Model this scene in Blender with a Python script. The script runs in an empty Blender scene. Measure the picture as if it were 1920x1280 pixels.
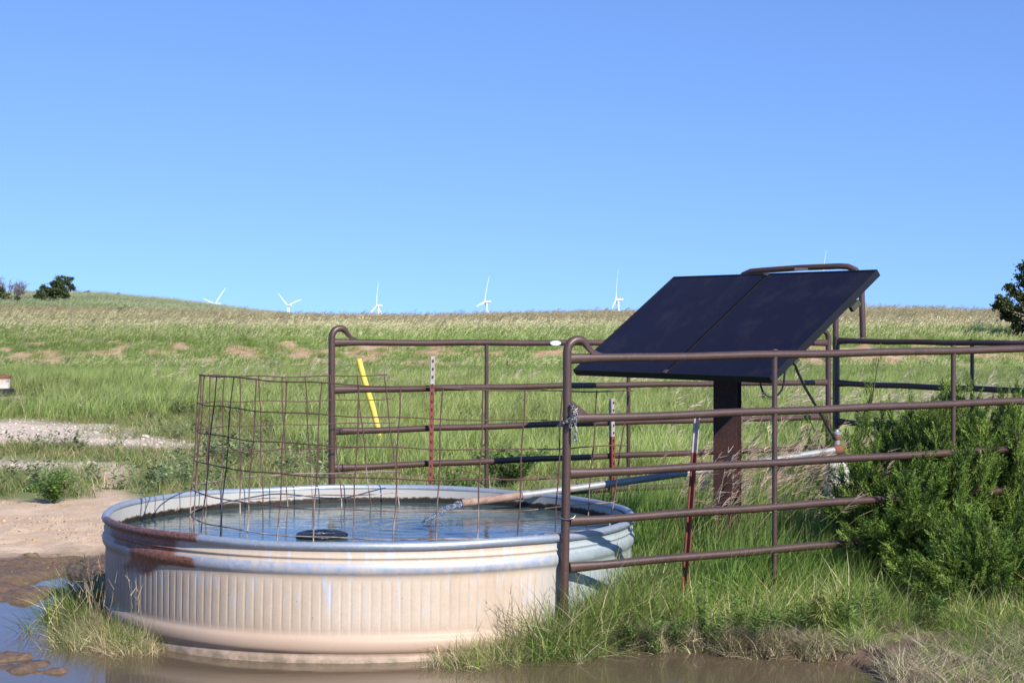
import bpy, math, random
import numpy as np
from mathutils import Vector, Matrix

random.seed(7)
RNG = np.random.default_rng(7)
R = math.radians
SC = bpy.context.scene
COL = SC.collection

# ------------------------------------------------------------------ camera
F, HOR, CH = 3370.0, 592.0, 1.72          # focal length in px of a 1920 px frame, horizon row, eye height
cam_data = bpy.data.cameras.new('camera')
cam = bpy.data.objects.new('camera', cam_data)
COL.objects.link(cam)
cam.location = (0, 0, CH)
cam.rotation_euler = (R(90), 0, 0)
cam_data.sensor_width = 36
cam_data.lens = F / 1920 * 36
cam_data.shift_y = -(640 - HOR) / 1920
cam_data.clip_start = 0.1
cam_data.clip_end = 20000
cam_data.dof.use_dof = True
cam_data.dof.focus_distance = 9.6
cam_data.dof.aperture_fstop = 16
SC.camera = cam

# ------------------------------------------------------------------ sky and sun
SUN_BEAR, SUN_EL = 37.0, 35.0             # degrees to the right of straight behind the camera, and up
sun_dir = Vector((math.sin(R(SUN_BEAR)) * math.cos(R(SUN_EL)), -math.cos(R(SUN_BEAR)) * math.cos(R(SUN_EL)), math.sin(R(SUN_EL))))
world = bpy.data.worlds.new('World')
SC.world = world
world.use_nodes = True
wn = world.node_tree
sky = wn.nodes.new('ShaderNodeTexSky')
sky.sky_type = 'NISHITA'
sky.sun_disc = False
sky.sun_elevation = R(SUN_EL)
sky.sun_rotation = R(180 - SUN_BEAR)
sky.altitude = 0
sky.air_density = 1.0
sky.dust_density = 0.0
sky.ozone_density = 6.0
# clear dry air: the white band near the horizon is compressed, so the sky stays blue down to the hills
wtc = wn.nodes.new('ShaderNodeTexCoord')
wma = wn.nodes.new('ShaderNodeVectorMath'); wma.operation = 'MULTIPLY_ADD'
wma.inputs[1].default_value = (1, 1, 1.25); wma.inputs[2].default_value = (0, 0, 0.195)
wno = wn.nodes.new('ShaderNodeVectorMath'); wno.operation = 'NORMALIZE'
wn.links.new(wtc.outputs['Generated'], wma.inputs[0]); wn.links.new(wma.outputs[0], wno.inputs[0]); wn.links.new(wno.outputs[0], sky.inputs[0])
wmx = wn.nodes.new('ShaderNodeMix'); wmx.data_type = 'RGBA'; wmx.blend_type = 'MULTIPLY'
wmx.inputs[0].default_value = 1.0; wmx.inputs[7].default_value = (0.89, 0.905, 1.06, 1)
wn.links.new(sky.outputs[0], wmx.inputs[6])
wn.links.new(wmx.outputs[2], wn.nodes['Background'].inputs[0])
wn.nodes['Background'].inputs[1].default_value = 0.146
sl = bpy.data.lights.new('sun', 'SUN')
sl.energy = 4.6
sl.angle = R(0.5)
sl.color = (1.0, 0.955, 0.88)
sun = bpy.data.objects.new('sun', sl)
COL.objects.link(sun)
sun.rotation_euler = sun_dir.to_track_quat('Z', 'Y').to_euler()
SC.view_settings.view_transform = 'Standard'
SC.view_settings.look = 'None'
SC.view_settings.gamma = 1
SC.view_settings.exposure = 0.6
SC.view_settings.use_curve_mapping = False

# ------------------------------------------------------------------ helpers
def P(px, py, Y):
    """the point at depth Y that the photograph shows at pixel px, py"""
    return Vector(((px - 960) * Y / F, Y, CH - (py - HOR) * Y / F))

def PX(px, z, Y):
    return Vector(((px - 960) * Y / F, Y, z))

def tag(o, label=None, cat=None, group=None, kind=None):
    if label: o['label'] = label
    if cat: o['category'] = cat
    if group: o['group'] = group
    if kind: o['kind'] = kind
    return o

def empty(name, loc, rz=0):
    o = bpy.data.objects.new(name, None)
    o.empty_display_size = 0.2
    COL.objects.link(o)
    o.location = loc
    o.rotation_euler = (0, 0, rz)
    return o

def link(name, me, parent=None, mat=None):
    o = bpy.data.objects.new(name, me)
    COL.objects.link(o)
    if mat is not None and not me.materials:
        me.materials.append(mat)
    if parent is not None:
        o.parent = parent
        o.matrix_parent_inverse = inv_world(parent)
    return o

def world_of(o):
    m = Matrix.LocRotScale(o.location, o.rotation_euler, o.scale)
    if o.parent is not None:
        m = world_of(o.parent) @ o.matrix_parent_inverse @ m
    return m

def inv_world(o):
    return world_of(o).inverted()

def big_mesh(name, V, faces, smooth=False, attrs=None):
    """mesh from numpy arrays; faces is a list of (M,k) index arrays"""
    V = np.asarray(V, dtype=np.float32)
    me = bpy.data.meshes.new(name)
    me.vertices.add(len(V))
    me.vertices.foreach_set('co', V.ravel())
    fl = [np.asarray(f, dtype=np.int32) for f in faces if len(f)]
    nl = sum(f.size for f in fl)
    npoly = sum(len(f) for f in fl)
    me.loops.add(nl)
    me.polygons.add(npoly)
    if npoly:
        me.loops.foreach_set('vertex_index', np.concatenate([f.ravel() for f in fl]))
        tot = np.concatenate([np.full(len(f), f.shape[1], dtype=np.int32) for f in fl])
        st = np.concatenate([[0], np.cumsum(tot)[:-1]]).astype(np.int32)
        me.polygons.foreach_set('loop_start', st)
        me.polygons.foreach_set('loop_total', tot)
        if smooth:
            me.polygons.foreach_set('use_smooth', np.ones(npoly, dtype=bool))
    for k, (t, a) in (attrs or {}).items():
        at = me.attributes.new(k, t, 'POINT')
        a = np.asarray(a)
        if t == 'FLOAT': at.data.foreach_set('value', a.astype(np.float32))
        elif t == 'INT': at.data.foreach_set('value', a.astype(np.int32))
        elif t == 'FLOAT_VECTOR': at.data.foreach_set('vector', a.astype(np.float32).ravel())
        elif t == 'FLOAT_COLOR':
            at.data.foreach_set('color', np.concatenate([a, np.ones((len(a), 1))], 1).astype(np.float32).ravel())
    me.update(calc_edges=True)
    me.validate()
    return me

class MB:
    """collects shapes, builds them as one mesh object"""
    def __init__(self):
        self.v, self.f = [], []
    def add(self, V, Fc):
        o = len(self.v)
        self.v += [tuple(p) for p in V]
        self.f += [tuple(i + o for i in f) for f in Fc]
        return self
    def box(self, c, s, m=None):
        x, y, z = s[0] / 2, s[1] / 2, s[2] / 2
        V = [Vector((a * x, b * y, d * z)) for a in (-1, 1) for b in (-1, 1) for d in (-1, 1)]
        if m is not None: V = [m @ p for p in V]
        V = [p + Vector(c) for p in V]
        return self.add(V, [(0, 1, 3, 2), (4, 6, 7, 5), (0, 4, 5, 1), (2, 3, 7, 6), (0, 2, 6, 4), (1, 5, 7, 3)])
    def hexa(self, q, d):
        """a slab: four corners q and an offset d for the other side"""
        V = [Vector(p) for p in q] + [Vector(p) + Vector(d) for p in q]
        return self.add(V, [(0, 1, 2, 3), (7, 6, 5, 4), (0, 4, 5, 1), (1, 5, 6, 2), (2, 6, 7, 3), (3, 7, 4, 0)])
    def tube(self, pts, r, n=10, caps=True, flat=None):
        pts = [Vector(p) for p in pts]
        m = len(pts)
        rs = r if isinstance(r, (list, tuple)) else [r] * m
        t0 = (pts[1] - pts[0]).normalized()
        ref = Vector((0, 0, 1)) if abs(t0.z) < 0.9 else Vector((0, 1, 0))
        u = t0.cross(ref).normalized()
        V = []
        for i, p in enumerate(pts):
            t = (pts[min(i + 1, m - 1)] - pts[max(i - 1, 0)]).normalized()
            u = (u - t * u.dot(t)).normalized()
            w = t.cross(u)
            fu, fw = flat[i] if flat else (1, 1)
            for k in range(n):
                a = 2 * math.pi * k / n
                V.append(p + (u * math.cos(a) * fu + w * math.sin(a) * fw) * rs[i])
        Fc = [(i * n + k, i * n + (k + 1) % n, (i + 1) * n + (k + 1) % n, (i + 1) * n + k) for i in range(m - 1) for k in range(n)]
        if caps:
            Fc += [tuple(range(n - 1, -1, -1)), tuple((m - 1) * n + k for k in range(n))]
        return self.add(V, Fc)
    def lathe(self, prof, c, n=32, close=True):
        V, Fc = [], []
        for (r_, z) in prof:
            for k in range(n):
                a = 2 * math.pi * k / n
                V.append((c[0] + r_ * math.cos(a), c[1] + r_ * math.sin(a), c[2] + z))
        for i in range(len(prof) - 1):
            for k in range(n):
                Fc.append((i * n + k, i * n + (k + 1) % n, (i + 1) * n + (k + 1) % n, (i + 1) * n + k))
        if close:
            Fc += [tuple(range(n - 1, -1, -1)), tuple((len(prof) - 1) * n + k for k in range(n))]
        return self.add(V, Fc)
    def build(self, name, mat, parent=None, smooth=True, angle=40):
        me = bpy.data.meshes.new(name)
        me.from_pydata([tuple(v) for v in self.v], [], self.f)
        if smooth:
            me.polygons.foreach_set('use_smooth', np.ones(len(me.polygons), dtype=bool))
            me.set_sharp_from_angle(angle=R(angle))
        me.update()
        return link(name, me, parent, mat)

def vnoise(x, y, scale, seed=0):
    """smooth value noise, -1..1, numpy"""
    x = np.asarray(x, dtype=float) / scale + seed * 17.31
    y = np.asarray(y, dtype=float) / scale + seed * 5.77
    xi, yi = np.floor(x), np.floor(y)
    fx, fy = x - xi, y - yi
    fx = fx * fx * (3 - 2 * fx); fy = fy * fy * (3 - 2 * fy)
    def h(a, b):
        s = np.sin(a * 127.1 + b * 311.7 + seed * 74.7) * 43758.5453
        return (s - np.floor(s)) * 2 - 1
    return (h(xi, yi) * (1 - fx) + h(xi + 1, yi) * fx) * (1 - fy) + (h(xi, yi + 1) * (1 - fx) + h(xi + 1, yi + 1) * fx) * fy

def fbm(x, y, scale, seed=0, o=3):
    s, a, t = 0, 1.0, 0
    for i in range(o):
        s = s + a * vnoise(x, y, scale / 2 ** i, seed + i * 3); t += a; a *= 0.5
    return s / t

def inpoly(px, py, poly):
    px, py = np.asarray(px, float), np.asarray(py, float)
    ins = np.zeros(px.shape, bool)
    n = len(poly)
    for i in range(n):
        x1, y1 = poly[i]; x2, y2 = poly[(i + 1) % n]
        c = ((y1 > py) != (y2 > py))
        with np.errstate(divide='ignore', invalid='ignore'):
            xx = (x2 - x1) * (py - y1) / (y2 - y1) + x1
        ins ^= c & (px < xx)
    return ins

# ------------------------------------------------------------------ materials
def new_mat(name):
    m = bpy.data.materials.new(name)
    m.use_nodes = True
    nt = m.node_tree
    return m, nt, nt.nodes['Principled BSDF']

def node(nt, t, **kw):
    n = nt.nodes.new(t)
    for k, v in kw.items():
        if k in ('type_', 'op'): n.operation = v
        else: setattr(n, k, v)
    return n

def noise(nt, scale, detail=4, rough=0.55, vec=None, dist=0.0):
    n = nt.nodes.new('ShaderNodeTexNoise')
    n.inputs['Scale'].default_value = scale
    n.inputs['Detail'].default_value = detail
    n.inputs['Roughness'].default_value = rough
    n.inputs['Distortion'].default_value = dist
    if vec is not None: nt.links.new(vec, n.inputs['Vector'])
    return n.outputs['Fac']

def ramp(nt, fac, stops):
    r = nt.nodes.new('ShaderNodeValToRGB')
    el = r.color_ramp.elements
    while len(el) < len(stops): el.new(0.5)
    for e, (p, c) in zip(el, stops):
        e.position = p
        e.color = (*c, 1) if not isinstance(c, (int, float)) else (c, c, c, 1)
    nt.links.new(fac, r.inputs[0])
    return r.outputs[0]

def mixc(nt, fac, a, b, mode='MIX'):
    n = nt.nodes.new('ShaderNodeMix')
    n.data_type = 'RGBA'
    n.blend_type = mode
    for s, v in ((0, fac), (6, a), (7, b)):
        if isinstance(v, (int, float)): n.inputs[s].default_value = v
        elif isinstance(v, tuple): n.inputs[s].default_value = (*v, 1)
        else: nt.links.new(v, n.inputs[s])
    return n.outputs[2]

def math_n(nt, op, a, b=None, clamp=False):
    n = nt.nodes.new('ShaderNodeMath')
    n.operation = op
    n.use_clamp = clamp
    for i, v in enumerate((a, b)):
        if v is None: continue
        if isinstance(v, (int, float)): n.inputs[i].default_value = v
        else: nt.links.new(v, n.inputs[i])
    return n.outputs[0]

def attr(nt, name, kind='GEOMETRY', out='Fac'):
    n = nt.nodes.new('ShaderNodeAttribute')
    n.attribute_name = name
    n.attribute_type = kind
    return n.outputs[out]

def bump(nt, bsdf, h, strength=0.3, dist=0.01):
    b = nt.nodes.new('ShaderNodeBump')
    b.inputs['Strength'].default_value = strength
    b.inputs['Distance'].default_value = dist
    nt.links.new(h, b.inputs['Height'])
    nt.links.new(b.outputs[0], bsdf.inputs['Normal'])
    return b

def objc(nt):
    return nt.nodes.new('ShaderNodeTexCoord').outputs['Object']

def posn(nt):
    return nt.nodes.new('ShaderNodeNewGeometry').outputs['Position']

def worn(name, base, dark, light, scale=6, rough=0.5, metal=0.0, spec=0.5, amount=0.5, bumpy=0.15, fleck=None):
    """a surface with two-scale mottling, optional flecks of another colour"""
    m, nt, b = new_mat(name)
    v = posn(nt)
    n1 = noise(nt, scale, 5, 0.6, v)
    n2 = noise(nt, scale * 9, 4, 0.6, v)
    c = mixc(nt, ramp(nt, n1, [(0.35, 0.0), (0.7, 1.0)]), dark, base)
    c = mixc(nt, ramp(nt, n2, [(0.52, 0.0), (0.75, amount)]), c, light)
    if fleck:
        n3 = noise(nt, fleck[1], 6, 0.7, v, 0.4)
        c = mixc(nt, ramp(nt, n3, [(fleck[2], 0.0), (fleck[2] + 0.03, 1.0)]), c, fleck[0])
    nt.links.new(c, b.inputs['Base Color'])
    b.inputs['Roughness'].default_value = rough
    b.inputs['Metallic'].default_value = metal
    b.inputs['Specular IOR Level'].default_value = spec
    bump(nt, b, n2, bumpy, 0.004)
    return m

M = {}
M['brown'] = worn('brown painted steel', (0.080, 0.042, 0.030), (0.056, 0.030, 0.023), (0.105, 0.066, 0.052), 5, 0.42, 0, 0.5, 0.6, 0.1, ((0.34, 0.30, 0.27), 26, 0.70))
M['weld'] = worn('weld', (0.10, 0.07, 0.06), (0.07, 0.05, 0.045), (0.2, 0.17, 0.15), 60, 0.5, 0.3)
M['rust_wire'] = worn('rusty wire', (0.115, 0.055, 0.036), (0.06, 0.032, 0.025), (0.26, 0.2, 0.16), 14, 0.7, 0.2, 0.4, 0.7)
def wire_mat():
    m, nt, b = new_mat('rusty wire')
    v = posn(nt)
    n1 = noise(nt, 14, 5, 0.6, v); n2 = noise(nt, 70, 4, 0.6, v)
    c = mixc(nt, n1, (0.06, 0.03, 0.022), (0.125, 0.058, 0.038))
    sx = nt.nodes.new('ShaderNodeSeparateXYZ'); nt.links.new(v, sx.inputs[0])
    mr = nt.nodes.new('ShaderNodeMapRange')
    mr.inputs['From Min'].default_value = 0.86; mr.inputs['From Max'].default_value = 0.56
    nt.links.new(sx.outputs['Z'], mr.inputs['Value'])
    crust = math_n(nt, 'MULTIPLY', mr.outputs[0], ramp(nt, noise(nt, 6, 3, 0.6, v), [(0.42, 0.0), (0.62, 1.0)]))
    c = mixc(nt, crust, c, mixc(nt, n2, (0.36, 0.29, 0.25), (0.55, 0.48, 0.43)))
    nt.links.new(c, b.inputs['Base Color'])
    b.inputs['Roughness'].default_value = 0.75
    bump(nt, b, n2, 0.3, 0.002)
    return m
M['rust_wire'] = wire_mat()
M['galv_pipe'] = worn('galvanised pipe', (0.36, 0.36, 0.36), (0.26, 0.25, 0.25), (0.45, 0.43, 0.42), 5, 0.5, 0.35, 0.5, 0.5, 0.15, ((0.33, 0.20, 0.13), 5, 0.62))
M['chain'] = worn('chain steel', (0.36, 0.36, 0.34), (0.16, 0.14, 0.12), (0.5, 0.5, 0.48), 40, 0.38, 0.75)
M['red_post'] = worn('red oxide paint', (0.22, 0.045, 0.03), (0.13, 0.035, 0.026), (0.28, 0.1, 0.07), 12, 0.6, 0, 0.4, 0.4)
M['white_post'] = worn('weathered white paint', (0.42, 0.38, 0.35), (0.30, 0.24, 0.21), (0.5, 0.47, 0.45), 25, 0.65, 0, 0.4, 0.5, 0.2, ((0.22, 0.10, 0.06), 40, 0.62))
M['stud'] = worn('post stud', (0.07, 0.03, 0.025), (0.05, 0.025, 0.02), (0.1, 0.06, 0.05), 40, 0.7)
M['yellow'] = worn('yellow pvc', (0.82, 0.60, 0.09), (0.70, 0.50, 0.08), (0.85, 0.70, 0.22), 4, 0.45, 0, 0.4, 0.4)
M['pvc'] = worn('white pvc', (0.78, 0.77, 0.74), (0.6, 0.58, 0.54), (0.82, 0.82, 0.8), 8, 0.45, 0, 0.4, 0.5)
M['black_rubber'] = worn('black rubber', (0.014, 0.014, 0.016), (0.01, 0.01, 0.011), (0.04, 0.04, 0.042), 20, 0.5, 0, 0.4, 0.3)
M['black_plastic'] = worn('black crinkled plastic', (0.012, 0.012, 0.016), (0.009, 0.009, 0.011), (0.06, 0.06, 0.065), 18, 0.32, 0, 0.6, 0.25, 0.6)
M['frame_black'] = worn('black anodised frame', (0.008, 0.008, 0.011), (0.006, 0.006, 0.008), (0.018, 0.018, 0.022), 12, 0.5, 0.0, 0.3, 0.3)
M['bracket'] = worn('olive bracket', (0.05, 0.048, 0.02), (0.035, 0.032, 0.016), (0.08, 0.075, 0.035), 20, 0.55)
M['rust_beam'] = worn('rusty beam', (0.055, 0.022, 0.018), (0.03, 0.015, 0.014), (0.14, 0.05, 0.035), 7, 0.75, 0, 0.3, 0.6)
M['label_white'] = worn('white label plate', (0.74, 0.76, 0.8), (0.66, 0.68, 0.72), (0.8, 0.8, 0.82), 30, 0.4)
M['turbine'] = worn('turbine white', (0.85, 0.86, 0.87), (0.82, 0.83, 0.85), (0.88, 0.88, 0.88), 0.2, 0.5)
M['bark'] = worn('bark', (0.10, 0.08, 0.065), (0.06, 0.05, 0.04), (0.17, 0.15, 0.13), 8, 0.9, 0, 0.2, 0.5, 0.6)
M['grey_bark'] = worn('weathered grey twigs', (0.24, 0.2, 0.18), (0.17, 0.14, 0.13), (0.3, 0.27, 0.25), 8, 0.9, 0, 0.2, 0.5, 0.6)
M['stone'] = worn('pale limestone', (0.58, 0.52, 0.47), (0.45, 0.38, 0.33), (0.68, 0.65, 0.6), 12, 0.9, 0, 0.3, 0.6, 0.5)
M['tub'] = worn('rusty white tub', (0.72, 0.7, 0.66), (0.55, 0.42, 0.33), (0.78, 0.77, 0.75), 7, 0.6, 0, 0.4, 0.5, 0.2, ((0.3, 0.11, 0.05), 9, 0.60))
M['tub_rim'] = worn('rusted rim', (0.22, 0.08, 0.04), (0.12, 0.05, 0.03), (0.34, 0.17, 0.1), 12, 0.85)

def solar_mat():
    m, nt, b = new_mat('thin film glass')
    v = objc(nt)
    n1 = noise(nt, 1.3, 2, 0.5, v)
    c = mixc(nt, n1, (0.0085, 0.0085, 0.018), (0.015, 0.0105, 0.021))
    dust = noise(nt, 5, 6, 0.7, v)
    c = mixc(nt, ramp(nt, dust, [(0.5, 0.0), (0.85, 0.10)]), c, (0.20, 0.17, 0.14))
    nt.links.new(c, b.inputs['Base Color'])
    b.inputs['Roughness'].default_value = 0.22
    b.inputs['Specular IOR Level'].default_value = 0.08
    return m
M['solar'] = solar_mat()
M['seam'] = worn('laminate seam', (0.018, 0.017, 0.028), (0.012, 0.012, 0.02), (0.024, 0.022, 0.034), 6, 0.4, 0, 0.1)
M['joint'] = worn('black joint', (0.004, 0.004, 0.005), (0.003, 0.003, 0.004), (0.006, 0.006, 0.007), 6, 0.6, 0, 0.1)

def tank_mat():
    """coated steel tank: cream dust, blue-grey zinc showing through, rust where painted on the 'rust' attribute"""
    m, nt, b = new_mat('stock tank steel')
    v = objc(nt)
    zonly = node(nt, 'ShaderNodeMapping'); zonly.inputs['Scale'].default_value = (1, 1, 0.16)
    nt.links.new(v, zonly.inputs['Vector'])
    n1 = noise(nt, 2.2, 5, 0.6, v)
    streak = noise(nt, 27, 5, 0.65, zonly.outputs[0])
    fine = noise(nt, 60, 4, 0.65, v)
    cream = mixc(nt, ramp(nt, n1, [(0.3, 0.0), (0.7, 1.0)]), (0.46, 0.35, 0.245), (0.54, 0.445, 0.345))
    cream = mixc(nt, ramp(nt, fine, [(0.45, 0.0), (0.8, 0.35)]), cream, (0.38, 0.285, 0.205))
    zinc = mixc(nt, fine, (0.24, 0.28, 0.36), (0.46, 0.50, 0.57))
    blue = mixc(nt, fine, (0.30, 0.42, 0.60), (0.50, 0.58, 0.66))
    patch = math_n(nt, 'MULTIPLY', ramp(nt, streak, [(0.54, 0.0), (0.68, 1.0)]), attr(nt, 'upper'))
    c = mixc(nt, math_n(nt, 'MULTIPLY', patch, 0.72), cream, blue)
    mud = attr(nt, 'mud')
    c = mixc(nt, math_n(nt, 'MULTIPLY', mud, 0.8), c, (0.43, 0.295, 0.205))
    zf = math_n(nt, 'MULTIPLY', attr(nt, 'zinc'), ramp(nt, noise(nt, 20, 5, 0.65, v), [(0.32, 0.15), (0.6, 1.0)]))
    c = mixc(nt, zf, c, zinc)
    side = math_n(nt, 'MULTIPLY', attr(nt, 'clean_reflect'), 0.9)
    c = mixc(nt, side, c, mixc(nt, fine, (0.25, 0.31, 0.32), (0.36, 0.41, 0.41)))  # clean right side, with the grass reflection painted in as grey-green
    left_shade = math_n(nt, 'MULTIPLY', attr(nt, 'grey'), 0.8)
    c = mixc(nt, left_shade, c, mixc(nt, streak, (0.22, 0.165, 0.135), (0.34, 0.28, 0.24)))  # left-hand shade put into the colour, over brownish rust and mud
    rn = math_n(nt, 'ADD', attr(nt, 'rust'), math_n(nt, 'MULTIPLY', math_n(nt, 'SUBTRACT', noise(nt, 9, 5, 0.65, zonly.outputs[0]), 0.5), 1.3))
    rn = math_n(nt, 'ADD', rn, math_n(nt, 'MULTIPLY', math_n(nt, 'SUBTRACT', fine, 0.5), 0.7))
    rf = ramp(nt, rn, [(0.40, 0.0), (0.72, 1.0)])
    rustc = mixc(nt, ramp(nt, fine, [(0.35, 0.0), (0.7, 1.0)]), (0.14, 0.052, 0.032), (0.32, 0.14, 0.085))
    c = mixc(nt, rf, c, rustc)
    c = mixc(nt, math_n(nt, 'MULTIPLY', attr(nt, 'groove'), math_n(nt, 'ADD', -0.05, math_n(nt, 'MULTIPLY', streak, 0.5))), c, (0.20, 0.145, 0.10))
    base_ring = math_n(nt, 'MULTIPLY', attr(nt, 'foot'), ramp(nt, noise(nt, 11, 5, 0.65, v), [(0.38, 0.0), (0.62, 0.9)]))
    c = mixc(nt, base_ring, c, mixc(nt, fine, (0.075, 0.075, 0.035), (0.20, 0.15, 0.10)))
    runs = ramp(nt, noise(nt, 12, 5, 0.7, zonly.outputs[0]), [(0.56, 0.0), (0.74, 0.5)])
    c = mixc(nt, runs, c, (0.33, 0.245, 0.175))
    spk = ramp(nt, noise(nt, 34, 3, 0.5, v), [(0.74, 0.0), (0.76, 1.0)])
    c = mixc(nt, math_n(nt, 'MULTIPLY', spk, 0.8), c, (0.22, 0.13, 0.09))
    nt.links.new(c, b.inputs['Base Color'])
    mt = math_n(nt, 'MULTIPLY', zf, 0.35)
    nt.links.new(mt, b.inputs['Metallic'])
    b.inputs['Roughness'].default_value = 0.52
    b.inputs['Specular IOR Level'].default_value = 0.4
    bump(nt, b, fine, 0.12, 0.004)
    return m
M['tank'] = tank_mat()
def rim_mat():
    m, nt, b = new_mat('galvanised rolled rim')
    v = objc(nt)
    n1 = noise(nt, 9, 5, 0.6, v); n2 = noise(nt, 60, 4, 0.6, v)
    c = mixc(nt, n1, (0.25, 0.28, 0.33), (0.40, 0.45, 0.51))
    c = mixc(nt, ramp(nt, n2, [(0.52, 0.0), (0.75, 0.6)]), c, (0.56, 0.57, 0.58))
    c = mixc(nt, ramp(nt, noise(nt, 7, 6, 0.7, v), [(0.66, 0.0), (0.70, 0.8)]), c, (0.20, 0.12, 0.09))
    rn = math_n(nt, 'ADD', attr(nt, 'rust'), math_n(nt, 'MULTIPLY', math_n(nt, 'SUBTRACT', n1, 0.5), 1.2))
    rf = ramp(nt, rn, [(0.45, 0.0), (0.6, 1.0)])
    c = mixc(nt, rf, c, mixc(nt, ramp(nt, n2, [(0.4, 0.0), (0.7, 1.0)]), (0.11, 0.042, 0.03), (0.23, 0.12, 0.095)))
    nt.links.new(c, b.inputs['Base Color'])
    nt.links.new(math_n(nt, 'MULTIPLY', math_n(nt, 'SUBTRACT', 1.0, rf), 0.45), b.inputs['Metallic'])
    b.inputs['Roughness'].default_value = 0.45
    bump(nt, b, n2, 0.15, 0.003)
    return m
M['rim'] = rim_mat()

def inner_mat():
    m, nt, b = new_mat('tank inner wall')
    v = objc(nt)
    n1 = noise(nt, 3, 5, 0.6, v); n2 = noise(nt, 30, 5, 0.65, v)
    c = mixc(nt, n1, (0.36, 0.34, 0.31), (0.46, 0.44, 0.40))
    c = mixc(nt, ramp(nt, n2, [(0.5, 0.0), (0.7, 0.6)]), c, (0.36, 0.39, 0.42))
    alg = math_n(nt, 'ADD', attr(nt, 'algae'), math_n(nt, 'MULTIPLY', math_n(nt, 'SUBTRACT', noise(nt, 26, 4, 0.6, v), 0.5), 0.5))
    c = mixc(nt, ramp(nt, alg, [(0.28, 0.0), (0.36, 1.0)]), c, (0.10, 0.058, 0.034))
    c = mixc(nt, ramp(nt, alg, [(0.36, 0.0), (0.46, 1.0)]), c, (0.016, 0.013, 0.008))
    nt.links.new(c, b.inputs['Base Color'])
    b.inputs['Roughness'].default_value = 0.6
    bump(nt, b, n2, 0.3, 0.006)
    return m
M['inner'] = inner_mat()

def water_mat(name, c1, c2, scale, ripple, dist, stretch=(1, 1, 1), rough=0.03):
    m, nt, b = new_mat(name)
    v = posn(nt)
    mp = node(nt, 'ShaderNodeMapping'); mp.inputs['Scale'].default_value = stretch
    nt.links.new(v, mp.inputs['Vector'])
    n = noise(nt, scale, 3, 0.5, mp.outputs[0], 0.5)
    n2 = noise(nt, scale * 0.22, 2, 0.5, mp.outputs[0])
    c = mixc(nt, noise(nt, 1.6, 4, 0.6, v), c1, c2)
    nt.links.new(c, b.inputs['Base Color'])
    b.inputs['Roughness'].default_value = rough
    b.inputs['IOR'].default_value = 1.333
    h = math_n(nt, 'ADD', math_n(nt, 'MULTIPLY', n, 0.5), n2)
    bump(nt, b, h, ripple, dist)
    return m
M['tank_water'] = water_mat('tank water', (0.055, 0.095, 0.098), (0.068, 0.108, 0.104), 16, 0.22, 0.02, (0.5, 1.3, 1))
M['puddle'] = water_mat('muddy water', (0.095, 0.069, 0.041), (0.12, 0.088, 0.053), 26, 0.10, 0.008, (0.45, 1.5, 1), 0.035)

def stream_mat():
    m, nt, b = new_mat('falling water')
    b.inputs['Base Color'].default_value = (0.93, 0.96, 1, 1)
    b.inputs['Roughness'].default_value = 0.05
    b.inputs['IOR'].default_value = 1.333
    b.inputs['Transmission Weight'].default_value = 1.0
    v = posn(nt)
    bump(nt, b, noise(nt, 60, 3, 0.6, v), 0.3, 0.01)
    foam = nt.nodes.new('ShaderNodeBsdfDiffuse'); foam.inputs['Color'].default_value = (0.75, 0.8, 0.86, 1)
    mx = nt.nodes.new('ShaderNodeMixShader')
    nt.links.new(ramp(nt, noise(nt, 38, 4, 0.65, v), [(0.5, 0.02), (0.72, 0.3)]), mx.inputs[0])
    nt.links.new(b.outputs[0], mx.inputs[1]); nt.links.new(foam.outputs[0], mx.inputs[2])
    nt.links.new(mx.outputs[0], nt.nodes['Material Output'].inputs['Surface'])
    return m
M['stream'] = stream_mat()

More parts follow.
